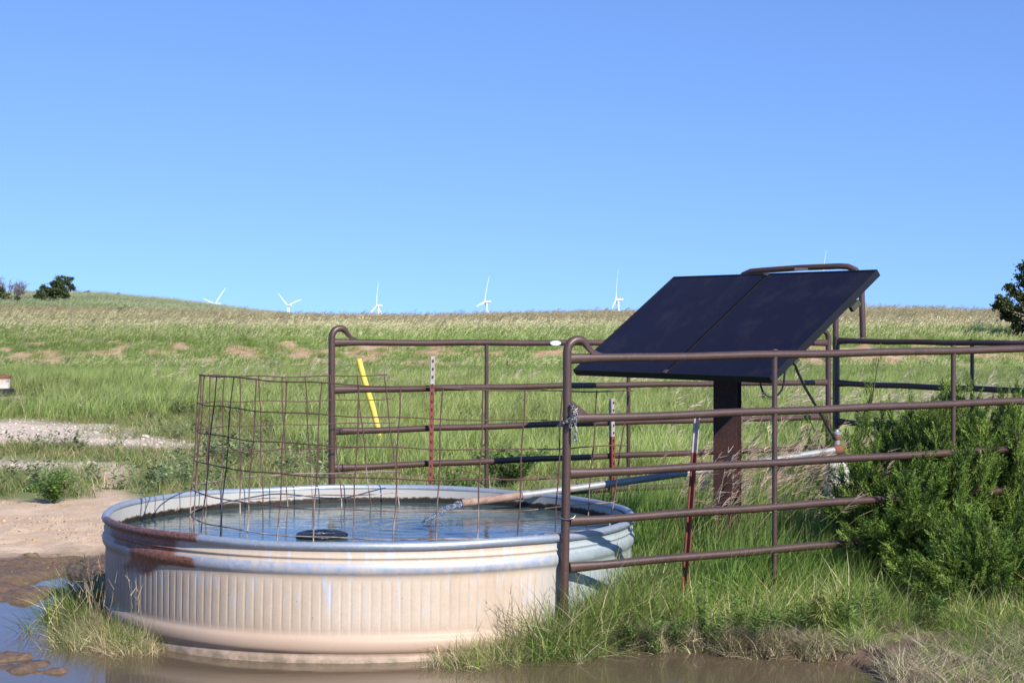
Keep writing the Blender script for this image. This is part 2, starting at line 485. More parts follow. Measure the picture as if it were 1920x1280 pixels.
def ground_mat():
    m, nt, b = new_mat('prairie ground')
    v = posn(nt)
    big = noise(nt, 0.35, 5, 0.6, v)
    mid = noise(nt, 3.0, 5, 0.62, v)
    fine = noise(nt, 26, 5, 0.65, v)
    grit = noise(nt, 110, 3, 0.6, v)
    g = mixc(nt, ramp(nt, mid, [(0.35, 0.0), (0.68, 1.0)]), (0.11, 0.15, 0.04), (0.19, 0.215, 0.07))
    g = mixc(nt, ramp(nt, big, [(0.45, 0.0), (0.65, 0.6)]), g, (0.19, 0.165, 0.08))
    g = mixc(nt, ramp(nt, fine, [(0.55, 0.0), (0.75, 0.6)]), g, (0.22, 0.16, 0.10))
    g = mixc(nt, attr(nt, 'm_tan'), g, mixc(nt, mid, (0.22, 0.21, 0.09), (0.31, 0.28, 0.135)))
    g = mixc(nt, attr(nt, 'm_hill'), g, mixc(nt, ramp(nt, noise(nt, 0.09, 6, 0.7, v), [(0.4, 0.0), (0.65, 1.0)]), (0.105, 0.145, 0.05), (0.21, 0.235, 0.135)))
    soil = mixc(nt, ramp(nt, noise(nt, 2.2, 4, 0.6, v), [(0.4, 0.0), (0.65, 1.0)]), (0.36, 0.20, 0.105), (0.50, 0.345, 0.215))
    g = mixc(nt, attr(nt, 'm_soil'), g, soil)
    dirt = mixc(nt, ramp(nt, mid, [(0.3, 0.0), (0.7, 1.0)]), (0.48, 0.335, 0.215), (0.60, 0.455, 0.32))
    dirt = mixc(nt, ramp(nt, fine, [(0.5, 0.0), (0.72, 0.55)]), dirt, (0.27, 0.165, 0.10))
    dirt = mixc(nt, ramp(nt, grit, [(0.62, 0.0), (0.72, 0.5)]), dirt, (0.56, 0.45, 0.36))
    g = mixc(nt, attr(nt, 'm_dirt'), g, dirt)
    grav = mixc(nt, ramp(nt, grit, [(0.35, 0.0), (0.65, 1.0)]), (0.47, 0.355, 0.26), (0.70, 0.59, 0.48))
    grav = mixc(nt, ramp(nt, fine, [(0.42, 0.0), (0.7, 0.6)]), grav, (0.50, 0.38, 0.30))
    g = mixc(nt, attr(nt, 'm_gravel'), g, grav)
    mudc = mixc(nt, ramp(nt, fine, [(0.35, 0.0), (0.7, 1.0)]), (0.105, 0.066, 0.042), (0.19, 0.125, 0.08))
    mudc = mixc(nt, ramp(nt, noise(nt, 1.7, 3, 0.6, v), [(0.56, 0.0), (0.68, 0.6)]), mudc, (0.16, 0.135, 0.045))
    g = mixc(nt, attr(nt, 'm_mud'), g, mudc)
    nt.links.new(g, b.inputs['Base Color'])
    rr = math_n(nt, 'SUBTRACT', 0.95, math_n(nt, 'MULTIPLY', attr(nt, 'm_mud'), math_n(nt, 'MULTIPLY', fine, 0.75)))
    nt.links.new(rr, b.inputs['Roughness'])
    b.inputs['Specular IOR Level'].default_value = 0.3
    hh = math_n(nt, 'ADD', math_n(nt, 'MULTIPLY', grit, 0.4), fine)
    bump(nt, b, hh, 0.6, 0.02)
    return m
M['ground'] = ground_mat()

def leaf_mat(name, trans=0.3, vary=0.35, tinted=True, rough=0.5, spec=0.25):
    """vertex colour x per-instance tint x per-leaf brightness, with light coming through"""
    m, nt, b = new_mat(name)
    c = attr(nt, 'col', out='Color')
    g = nt.nodes.new('ShaderNodeNewGeometry')
    rnd = nt.nodes.new('ShaderNodeMapRange')
    rnd.inputs['To Min'].default_value = 1 - vary
    rnd.inputs['To Max'].default_value = 1 + vary
    nt.links.new(g.outputs['Random Per Island'], rnd.inputs['Value'])
    mul = nt.nodes.new('ShaderNodeVectorMath'); mul.operation = 'SCALE'
    nt.links.new(c, mul.inputs[0]); nt.links.new(rnd.outputs[0], mul.inputs['Scale'])
    out = mul.outputs[0]
    if tinted:
        t = nt.nodes.new('ShaderNodeVectorMath'); t.operation = 'MULTIPLY'
        nt.links.new(out, t.inputs[0]); nt.links.new(attr(nt, 'tint', 'INSTANCER', 'Vector'), t.inputs[1])
        out = t.outputs[0]
    nt.links.new(out, b.inputs['Base Color'])
    b.inputs['Roughness'].default_value = rough
    b.inputs['Specular IOR Level'].default_value = spec
    tr = nt.nodes.new('ShaderNodeBsdfTranslucent')
    nt.links.new(out, tr.inputs['Color'])
    mx = nt.nodes.new('ShaderNodeMixShader'); mx.inputs[0].default_value = trans
    nt.links.new(b.outputs[0], mx.inputs[1]); nt.links.new(tr.outputs[0], mx.inputs[2])
    nt.links.new(mx.outputs[0], nt.nodes['Material Output'].inputs['Surface'])
    return m
M['grass'] = leaf_mat('grass blades', 0.32)
M['leaf'] = leaf_mat('leaves', 0.25, 0.4, False)
M['cedar'] = leaf_mat('cedar foliage', 0.15, 0.35, False, 0.6, 0.2)

# ------------------------------------------------------------------ ground regions, as seen from the eye point, laid on z = 0
TC = Vector((-0.813, 10.3, 0))        # tank centre
TR = 1.503
WZ = 0.02                            # puddle level
PUDDLE = [(-2500, 1700), (-2500, 1118), (0, 1124), (40, 1104), (95, 1086), (150, 1092), (185, 1110), (230, 1150), (380, 1200),
          (640, 1225), (860, 1226), (1000, 1222), (1120, 1222), (1200, 1229), (1290, 1224), (1380, 1232), (1480, 1240), (1560, 1246), (1625, 1256), (1650, 1275), (1660, 1330), (1500, 1700)]
DIRT = [(-2500, 955), (0, 947), (60, 952), (150, 947), (178, 910), (160, 882), (235, 874), (246, 900), (226, 928), (235, 944), (330, 952), (480, 960), (480, 1100), (300, 1300), (-2500, 1300)]
GRAVEL1 = [(-2500, 780), (0, 797), (120, 806), (260, 824), (380, 838), (480, 851), (430, 862), (330, 851), (180, 843), (0, 838), (-2500, 838)]
GRAVEL2 = [(-2500, 862), (0, 866), (120, 872), (250, 872), (246, 886), (120, 887), (0, 890), (-2500, 900)]
FEEDER_SPOT = [(-400, 738), (34, 738), (62, 752), (60, 772), (-400, 800)]
MUD = [(-2500, 1062), (0, 1060), (90, 1052), (190, 1045), (260, 1060), (330, 1300), (-2500, 1500)]
MUDSTRIP = [(1470, 1262), (1600, 1240), (1700, 1226), (1860, 1222), (1910, 1240), (1800, 1254), (1700, 1266), (1650, 1290), (1500, 1280)]
PENFRONT = [(1075, 1150), (1100, 1206), (1290, 1210), (1480, 1226), (1640, 1240), (1690, 1300), (1700, 1500), (2600, 1500), (2600, 1150), (1500, 1110)]

CREST = ([-2500, 0, 200, 500, 600, 800, 900, 1000, 1180, 1600, 1700, 1860, 1920, 4400], [575, 590, 594, 601, 604, 605, 602, 600, 597, 590, 591, 595, 597, 600])
HILL = ([-2500, 0, 150, 200, 260, 320, 400, 480, 540, 600, 700, 4400], [560, 550, 551, 553, 559, 564, 575, 586, 593, 602, 616, 625])

def gpx(X, Y):
    return 960 + F * X / Y, HOR + F * CH / Y

def soft_poly(X, Y, poly, w=0.06, seed=0, warp=0.12, scale=0.6):
    wx = fbm(X, Y, scale, seed, 3) * warp; wy = fbm(X, Y, scale, seed + 40, 3) * warp
    s = 0
    for ox, oy in ((0, 0), (w, 0), (-w, 0), (0, w), (0, -w)):
        px, py = gpx(X + ox + wx, np.maximum(Y + oy + wy, 1.0))
        s = s + inpoly(px, py, poly)
    return s / 5.0

def height(X, Y):
    X = np.asarray(X, float); Y = np.asarray(Y, float)
    u = 960 + F * X / np.maximum(Y, 1)
    z = np.full(X.shape, 0.055)
    near = Y < 16
    if near.any():
        x, y = X[near], Y[near]
        zz = np.full(x.shape, 0.055)
        pd = soft_poly(x, y, PUDDLE, 0.07, 3, 0.10, 0.5)
        md = soft_poly(x, y, MUD, 0.12, 5, 0.1, 0.7)
        dr = soft_poly(x, y, DIRT, 0.1, 6, 0.1, 0.7)
        zz += 0.05 * soft_poly(x, y, PENFRONT, 0.16, 8, 0.12, 0.6)
        rough = fbm(x, y, 0.22, 11, 4)
        zz += rough * (0.012 + 0.022 * md + 0.016 * dr) + fbm(x, y, 0.09, 17, 2) * (0.006 * dr + 0.006 * md)
        zz += np.minimum(0, fbm(x, y, 0.3, 14, 2) + 0.25) * 0.035 * np.maximum(md, dr * 0.6)
        zz -= pd * 0.085
        isl = np.zeros(x.shape)
        for bx, by, br in ((15, 1124, 0.20), (85, 1118, .10), (48, 1133, .07), (112, 1163, .05), (62, 1258, .11), (118, 1262, .09), (16, 1240, .10), (22, 1262, .08)):
            cY = F * CH / (by - HOR); cX = (bx - 960) * cY / F
            d = np.hypot((x - cX) * 0.62, y - cY) + fbm(x, y, 0.2, 21, 4) * 0.13
            isl = np.maximum(isl, np.clip(1.6 - 1.6 * (d / (br * 1.3)) ** 2, 0, 1))
        zz += isl * (0.068 + fbm(x, y, 0.09, 23, 3) * 0.018) * pd
        z[near] = zz
    far = Y > 24
    if far.any():
        x, y, uu = X[far], Y[far], u[far]
        c = np.interp(uu, *CREST); h = np.interp(uu, *HILL)
        yo = y + fbm(x, y, 16, 31, 3) * 2.2
        pix = np.where(yo < 56, HOR + F * (CH - 0.055) / np.maximum(yo, 10), 0)
        b0 = HOR + F * (CH - 0.055) / 56
        t = np.clip((yo - 56) / 7.5, 0, 1); t = t * t * (3 - 2 * t)
        bankpix = b0 + (638 - b0) * t
        t2 = np.clip((yo - 63.5) / (100 - 63.5), 0, 1) ** 0.75
        plat = 638 + (c - 638) * t2
        t3 = np.clip((np.log(np.maximum(y, 1)) - math.log(100)) / (math.log(400) - math.log(100)), 0, 1)
        hillp = c + (h - c) * t3
        pix = np.where(yo < 56, pix, np.where(yo < 63.5, bankpix, np.where(yo < 100, plat, hillp)))
        zz = CH - (pix - HOR) * y / F
        zz += fbm(x, y, 3.0, 33, 3) * np.clip((y - 30) / 20, 0, 1) * 0.06
        end = CH - (h - HOR) * 400 / F
        t4 = np.clip((y - 400) / 700, 0, 1); t4 = t4 * t4 * (3 - 2 * t4)
        zz = np.where(y > 400, end + (-60 - end) * t4, zz)
        k = np.clip((y - 24) / 6, 0, 1)
        z[far] = z[far] * (1 - k) + zz * k
    return z

def gz(x, y):
    return float(height(np.array([x]), np.array([y]))[0])

def bare(X, Y):
    """0..1: how bare (dirt, gravel, mud, water, tank) the ground is"""
    s = np.maximum.reduce([soft_poly(X, Y, DIRT, 0.15, 6, 0.25, 0.9), soft_poly(X, Y, GRAVEL1, 0.5, 7, 0.9, 2.5), soft_poly(X, Y, GRAVEL2, 0.4, 9, 0.6, 2.0), soft_poly(X, Y, PUDDLE, 0.03, 3, 0.10, 0.5), soft_poly(X, Y, FEEDER_SPOT, 0.3, 10, 0.5, 1.5)])
    s = np.where(np.hypot(X - TC.x, Y - TC.y) < TR + 0.02, 1, s)
    return s

def bank_soil(X, Y):
    yo = Y + fbm(X, Y, 16, 31, 3) * 2.2
    band = np.clip(1 - np.abs(yo - 59.5) / 7.0, 0, 1)
    n = fbm(X, Y * 0.8, 0.8, 51, 3) + 0.12 * fbm(X, Y, 9, 55, 2)
    return np.clip((n + 0.45 * band - 0.40) * 8, 0, 1) * (band > 0)

def make_ground():
    Y = np.concatenate([[1.5, 3, 4.5], np.arange(6, 14, 0.026), np.arange(14, 30, 0.1), np.arange(30, 70, 0.3), np.arange(70, 130, 1.2), np.arange(130, 450, 8), np.geomspace(450, 9000, 26)])
    U = np.concatenate([np.linspace(-4200, -420, 34)[:-1], np.arange(-420, 2340, 9), np.linspace(2340, 6200, 34)])
    uu, yy = np.meshgrid(U, Y)
    xx = (uu - 960) * yy / F
    X, YY = xx.ravel(), yy.ravel()
    Z = height(X, YY)
    nr, nc = uu.shape
    idx = np.arange(nr * nc).reshape(nr, nc)
    faces = np.stack([idx[:-1, :-1], idx[:-1, 1:], idx[1:, 1:], idx[1:, :-1]], -1).reshape(-1, 4)
    nearm = YY < 40
    def msk(poly, *a):
        o = np.zeros(len(X)); o[nearm] = soft_poly(X[nearm], YY[nearm], poly, *a); return o
    m_d = msk(DIRT, 0.15, 6, 0.25, 0.9); m_g = np.maximum(msk(GRAVEL1, 0.5, 7, 0.9, 2.5), msk(GRAVEL2, 0.4, 9, 0.6, 2.0))
    m_d = np.maximum(m_d, 0.8 * msk(FEEDER_SPOT, 0.5, 10, 0.5, 1.5))
    m_m = np.maximum(msk(MUD, 0.2, 5, 0.2, 0.7), msk(PUDDLE, 0.12, 3, 0.10, 0.5))
    frontmud = (YY < 9.3) & (YY > 6)
    m_m = np.maximum(m_m, np.where(frontmud & (X < 1.9), np.clip((9.15 - YY) / 0.2, 0, 1) * np.clip((1.9 - X) / 0.3, 0, 1), 0))
    m_m = np.maximum(m_m, msk(MUDSTRIP, 0.08, 4, 0.12, 0.5))
    m_s = bank_soil(X, YY)
    # bare reddish soil scattered thinly under the field grass
    m_t = np.clip((YY - 62) / 12, 0, 1) * np.clip((150 - YY) / 30, 0, 1) * np.clip(0.75 + fbm(X, YY, 14, 61, 3), 0, 1)
    m_h = np.clip((YY - 120) / 60, 0, 1)
    at = {'m_dirt': ('FLOAT', m_d), 'm_gravel': ('FLOAT', m_g), 'm_mud': ('FLOAT', m_m), 'm_soil': ('FLOAT', m_s), 'm_tan': ('FLOAT', m_t), 'm_hill': ('FLOAT', m_h)}
    me = big_mesh('ground', np.stack([X, YY, Z], 1), [faces], True, at)
    o = link('ground', me, None, M['ground'])
    o['kind'] = 'structure'
    return o
make_ground()

def make_puddle():
    Y = np.linspace(3.0, 12.4, 60)
    X = np.linspace(-7.5, 3.2, 60)
    xx, yy = np.meshgrid(X, Y)
    keep = np.ones(xx.shape, bool)
    idx = np.arange(xx.size).reshape(xx.shape)
    faces = np.stack([idx[:-1, :-1], idx[:-1, 1:], idx[1:, 1:], idx[1:, :-1]], -1).reshape(-1, 4)
    me = big_mesh('puddle', np.stack([xx.ravel(), yy.ravel(), np.full(xx.size, WZ)], 1), [faces], True)
    o = link('puddle', me, None, M['puddle'])
    o['kind'] = 'structure'
make_puddle()

# ------------------------------------------------------------------ grass
def blades(n, h, w, spread, lean, bend, cols, segs=3, wind=(1, 0.15), tip=None, rng=RNG, root=None):
    """n curved tapering blades; returns verts, tris, colours. lean: how far the wind pushes, bend: random droop"""
    V, T, C = [], [], []
    for i in range(n):
        a = rng.uniform(0, 2 * math.pi); r = spread * math.sqrt(rng.uniform(0, 1))
        bx, by = r * math.cos(a), r * math.sin(a)
        hh = h * rng.uniform(0.55, 1.15)
        da = rng.uniform(0, 2 * math.pi)
        dx = lean * wind[0] * rng.uniform(0.5, 1.5) + bend * math.cos(da)
        dy = lean * wind[1] * rng.uniform(0.5, 1.5) + bend * math.sin(da)
        wa = rng.uniform(0, math.pi)
        ww = w * rng.uniform(0.7, 1.3)
        c = np.array(cols[rng.integers(len(cols))]) * rng.uniform(0.85, 1.15)
        o = len(V)
        for s in range(segs + 1):
            t = s / segs
            px = bx + dx * hh * t ** 1.8; py = by + dy * hh * t ** 1.8
            pz = hh * (t - 0.28 * min(1.2, math.hypot(dx, dy)) * t ** 2.2) - 0.02
            k = ww * (1 - t ** 1.5) * 0.5
            cc = c if tip is None else c * (1 - t) + np.array(tip) * t
            if root is not None: cc = np.array(root) * max(0, 1 - t * 3) + cc * min(1, t * 3)
            if s < segs:
                V.append((px - k * math.cos(wa), py - k * math.sin(wa), pz)); C.append(cc)
                V.append((px + k * math.cos(wa), py + k * math.sin(wa), pz)); C.append(cc)
            else:
                V.append((px, py, pz)); C.append(cc)
        for s in range(segs - 1):
            q = o + s * 2
            T += [(q, q + 1, q + 3), (q, q + 3, q + 2)]
        q = o + (segs - 1) * 2
        T.append((q, q + 1, q + 2))
    return V, T, C

def culms(n, h, spread, lean, cols, headcol, headlen=0.16, droop=0.5, rng=RNG, stemw=0.0022, fingers=9, wind=(1, 0.1), hw=0.006):
    """seed stalks with feathery heads"""
    V, T, C = [], [], []
    def strip(p, q, w, c, taper=0.6):
        d = np.array(q) - np.array(p)
        sd = np.cross(d, rng.normal(size=3)); sd = sd / (np.linalg.norm(sd) + 1e-9) * w / 2
        o = len(V)
        V.extend([tuple(p - sd), tuple(p + sd), tuple(q + sd * taper), tuple(q - sd * taper)])
        C.extend([c] * 4); T.extend([(o, o + 1, o + 2), (o, o + 2, o + 3)])
    for i in range(n):
        a = rng.uniform(0, 2 * math.pi); r = spread * math.sqrt(rng.uniform(0, 1))
        p = np.array([r * math.cos(a), r * math.sin(a), 0.0])
        hh = h * rng.uniform(0.7, 1.15)
        l = lean * rng.uniform(0.5, 1.5); la = rng.normal(0, 0.35)
        c = np.array(cols[rng.integers(len(cols))])
        pts = []
        for t in (0, 0.35, 0.7, 1.0):
            pts.append(p + np.array([l * hh * t ** 1.7 * math.cos(la) * wind[0], l * hh * t ** 1.7 * (math.sin(la) + wind[1]), hh * (t - 0.25 * l * t * t)]))
        for k in range(3): strip(pts[k], pts[k + 1], stemw, c, 0.9)
        d = pts[3] - pts[2]; d /= np.linalg.norm(d)
        hc = np.array(headcol) * rng.uniform(0.8, 1.2)
        for k in range(fingers):
            t = k / fingers
            b = pts[3] + d * headlen * (t - 0.35)
            out = rng.normal(size=3) * 0.55 + np.array([droop * wind[0], 0, -0.1]) + d * 1.2
            out /= np.linalg.norm(out)
            strip(b, b + out * headlen * rng.uniform(0.3, 0.6), hw * rng.uniform(0.7, 1.3), hc, 0.35)
    return V, T, C

def tuft(name, *parts):
    V, T, C = [], [], []
    for v, t, c in parts:
        o = len(V)
        V += v; C += list(c); T += [(a + o, b + o, d + o) for a, b, d in t]
    me = big_mesh(name, np.array(V), [np.array(T)], False, {'col': ('FLOAT_COLOR', np.array(C))})
    me.materials.append(M['grass'])
    return bpy.data.objects.new(name, me)          # a source for scattering, never linked into the scene

G1, G2, G3, G4 = (0.125, 0.195, 0.034), (0.165, 0.235, 0.05), (0.095, 0.165, 0.034), (0.215, 0.255, 0.085)
TAN, STRAW, GREYD, PINKT = (0.36, 0.31, 0.16), (0.52, 0.46, 0.29), (0.33, 0.28, 0.20), (0.40, 0.34, 0.21)
SRC = {}
SRC['field'] = [tuft('field_tuft', blades(50, 0.38, 0.008, 0.15, 0.27, 0.42, [G1, G2, G4, G2], wind=(1, -0.05))) for _ in range(3)]
SRC['fieldseed'] = [tuft('seed_tuft', blades(40, 0.40, 0.007, 0.14, 0.34, 0.38, [G2, G4, G2, G1]), culms(5, 0.58, 0.12, 0.62, [G4, TAN], PINKT, 0.15, 0.8, hw=0.005)) for _ in range(3)]
SRC['pen'] = [tuft('pen_tuft', blades(48, 0.52, 0.0062, 0.10, 0.40, 0.32, [G1, G2, G3, G1, G4], segs=4)) for _ in range(3)]
SRC['penseed'] = [tuft('pen_seed_tuft', blades(16, 0.5, 0.0055, 0.08, 0.45, 0.3, [G1, G2, G4]), culms(5, 0.74, 0.09, 0.55, [G4, TAN], (0.38, 0.31, 0.21), 0.15, 0.9, fingers=16, hw=0.004)) for _ in range(3)]
SRC['short'] = [tuft('short_tuft', blades(60, 0.13, 0.0042, 0.13, 0.15, 0.7, [G1, G2, G4, G3, TAN], segs=3)) for _ in range(3)]
SRC['bermuda'] = [tuft('bermuda_tuft', blades(44, 0.19, 0.0040, 0.10, 0.10, 0.95, [G1, G2, G3, G2, G4, TAN], segs=4), blades(16, 0.28, 0.0034, 0.08, 0.15, 0.6, [G2, G4, G1, STRAW], segs=4)) for _ in range(4)]
SRC['dry'] = [tuft('dry_tuft', blades(60, 0.15, 0.0038, 0.09, 0.0, 1.15, [TAN, STRAW, GREYD, STRAW, (0.19, 0.135, 0.09)], segs=4), blades(14, 0.15, 0.0035, 0.08, 0.0, 0.9, [G2, G3], segs=3)) for _ in range(3)]
SRC['far'] = [tuft('far_tuft', blades(44, 0.40, 0.022, 0.45, 0.33, 0.35, [G2, G4, G1, G2]), culms(3, 0.5, 0.4, 0.6, [TAN], PINKT, 0.2, 0.8, stemw=0.006, fingers=6, hw=0.014)) for _ in range(3)]
SRC['fartan'] = [tuft('far_tan_tuft', blades(28, 0.36, 0.02, 0.45, 0.4, 0.3, [G4, G2, TAN, STRAW]), culms(7, 0.5, 0.45, 0.65, [TAN, STRAW], PINKT, 0.2, 0.8, stemw=0.007, fingers=6, hw=0.013)) for _ in range(3)]
SRC['finger'] = [tuft('finger_tuft', culms(2, 0.36, 0.05, 0.25, [(0.22, 0.22, 0.09), (0.26, 0.21, 0.12)], (0.27, 0.23, 0.14), 0.13, 0.0, fingers=4, stemw=0.0028, hw=0.0034)) for _ in range(3)]
def forb_src():
    V, T, C = [], [], []
    for s in range(7):
        a = RNG.uniform(0, 6.28); l = RNG.uniform(0.06, 0.2)
        dx, dy = math.cos(a) * 0.6, math.sin(a) * 0.6
        for k in range(9):
            t = (k + 1) / 9
            p = np.array([dx * l * t, dy * l * t, l * t * 0.9])
            b = RNG.uniform(0, 6.28); q = np.array([math.cos(b), math.sin(b), RNG.uniform(-0.1, 0.7)]); q /= np.linalg.norm(q)
            sd = np.cross(q, [0, 0, 1.0]); sd /= np.linalg.norm(sd)
            L = RNG.uniform(0.03, 0.055); w = L * 0.2
            o = len(V)
            V += [tuple(p), tuple(p + q * L * .5 + sd * w), tuple(p + q * L), tuple(p + q * L * .5 - sd * w)]
            C += [np.array((0.20, 0.26, 0.11)) * RNG.uniform(0.75, 1.25)] * 4
            T += [(o, o + 1, o + 2), (o, o + 2, o + 3)]
    return V, T, C
SRC['forb'] = [tuft('forb_tuft', forb_src(), blades(12, 0.10, 0.004, 0.1, 0.1, 0.7, [G2, G4])) for _ in range(3)]

def lump_src(name, seed, flat):
    rng = np.random.default_rng(seed)
    V, T = [], []
    n, m = 7, 4
    for i in range(m + 1):
        th = math.pi * i / m
        for k in range(n):
            a = 2 * math.pi * k / n
            r = 1 + rng.uniform(-0.3, 0.3)
            V.append((r * math.sin(th) * math.cos(a), r * math.sin(th) * math.sin(a) * 0.8, flat * r * math.cos(th)))
    for i in range(m):
        for k in range(n):
            p, q = i * n + k, i * n + (k + 1) % n
            T += [(p, p + n, q + n), (p, q + n, q)]
    me = big_mesh(name, np.array(V), [np.array(T)], False, {'col': ('FLOAT_COLOR', np.full((len(V), 3), 1.0))})
    me.materials.append(M['clod'])
    return bpy.data.objects.new(name, me)
M['clod'] = leaf_mat('dry clods', 0.0, 0.2, True, 0.95, 0.2)
SRC['clod'] = [lump_src('clod', i, 0.6) for i in range(4)]

def scatter(name, X, Y, key, scale, rotz, label, cat, tint, tilt=0.12, zoff=0.0):
    n = len(X)
    Z = height(X, Y) + zoff
    rot = np.stack([RNG.normal(0, tilt, n), RNG.normal(0, tilt, n), RNG.uniform(-rotz, rotz, n)], 1)
    me = big_mesh(name, np.stack([X, Y, Z], 1), [], False, {
        'rot': ('FLOAT_VECTOR', rot), 'scl': ('FLOAT', scale), 'pick': ('INT', RNG.integers(0, len(SRC[key]), n)), 'tint': ('FLOAT_VECTOR', tint)})
    o = link(name, me)
    me.materials.append(M['grass'])
    tag(o, label, cat, None, 'stuff')
    g = bpy.data.node_groups.new(name + ' scatter', 'GeometryNodeTree')
    g.interface.new_socket('Geometry', in_out='INPUT', socket_type='NodeSocketGeometry')
    g.interface.new_socket('Geometry', in_out='OUTPUT', socket_type='NodeSocketGeometry')
    gi, go = g.nodes.new('NodeGroupInput'), g.nodes.new('NodeGroupOutput')
    iop = g.nodes.new('GeometryNodeInstanceOnPoints')
    join = g.nodes.new('GeometryNodeJoinGeometry')
    for s in SRC[key]:
        oi = g.nodes.new('GeometryNodeObjectInfo')
        oi.inputs['Object'].default_value = s
        oi.inputs['As Instance'].default_value = True
        g.links.new(oi.outputs['Geometry'], join.inputs[0])
    def na(nm, t):
        q = g.nodes.new('GeometryNodeInputNamedAttribute'); q.data_type = t; q.inputs['Name'].default_value = nm
        return [s for s in q.outputs if s.enabled and s.name == 'Attribute'][0]
    g.links.new(gi.outputs[0], iop.inputs['Points'])
    g.links.new(join.outputs[0], iop.inputs['Instance'])
    iop.inputs['Pick Instance'].default_value = True
    g.links.new(na('pick', 'INT'), iop.inputs['Instance Index'])
    e2r = g.nodes.new('FunctionNodeEulerToRotation')
    g.links.new(na('rot', 'FLOAT_VECTOR'), e2r.inputs[0])
    g.links.new(e2r.outputs[0], iop.inputs['Rotation'])
    g.links.new(na('scl', 'FLOAT'), iop.inputs['Scale'])
    g.links.new(iop.outputs[0], go.inputs[0])
    mod = o.modifiers.new('scatter', 'NODES')
    mod.node_group = g
    return o

def spots(y0, y1, dens, u0=-450, u1=2370):
    """random points in the view fan between two depths"""
    n = int(0.5 * (u1 - u0) / F * (y1 * y1 - y0 * y0) * dens)
    Y = np.sqrt(RNG.uniform(y0 * y0, y1 * y1, n))
    X = (RNG.uniform(u0, u1, n) - 960) * Y / F
    return X, Y

def tints(X, Y, scale, amt=0.22, base=(1, 1, 1), warm=0.25, seed=70):
    a = fbm(X, Y, scale, seed, 3); w = np.clip(fbm(X, Y, scale * 1.7, seed + 9, 3) + 0.15, 0, 1)
    j = RNG.uniform(0.85, 1.15, len(X))
    t = (1 + amt * a) * j
    return np.stack([t * base[0] * (1 + warm * w * 1.4), t * base[1] * (1 + warm * w * 0.55), t * base[2] * (1 + warm * w * 1.2)], 1)

# fence lines (world), used to keep zones apart
A0, A1 = Vector((0.283, 9.22, 0)), Vector((4.37, 11.30, 0))
B0, B1 = PX(622, 0, 12.04), PX(1553, 0, 14.4)
C0 = PX(1569, 0, 14.0)
def behindA(X, Y): return Y > A0.y + (X - A0.x) * (A1.y - A0.y) / (A1.x - A0.x)
def beforeB(X, Y): return Y < B0.y + (X - B0.x) * (B1.y - B0.y) / (B1.x - B0.x)
def in_pen(X, Y): return (X > -0.2) & behindA(X, Y) & beforeB(X, Y) & (np.hypot(X - TC.x, Y - TC.y) > TR + 0.06)

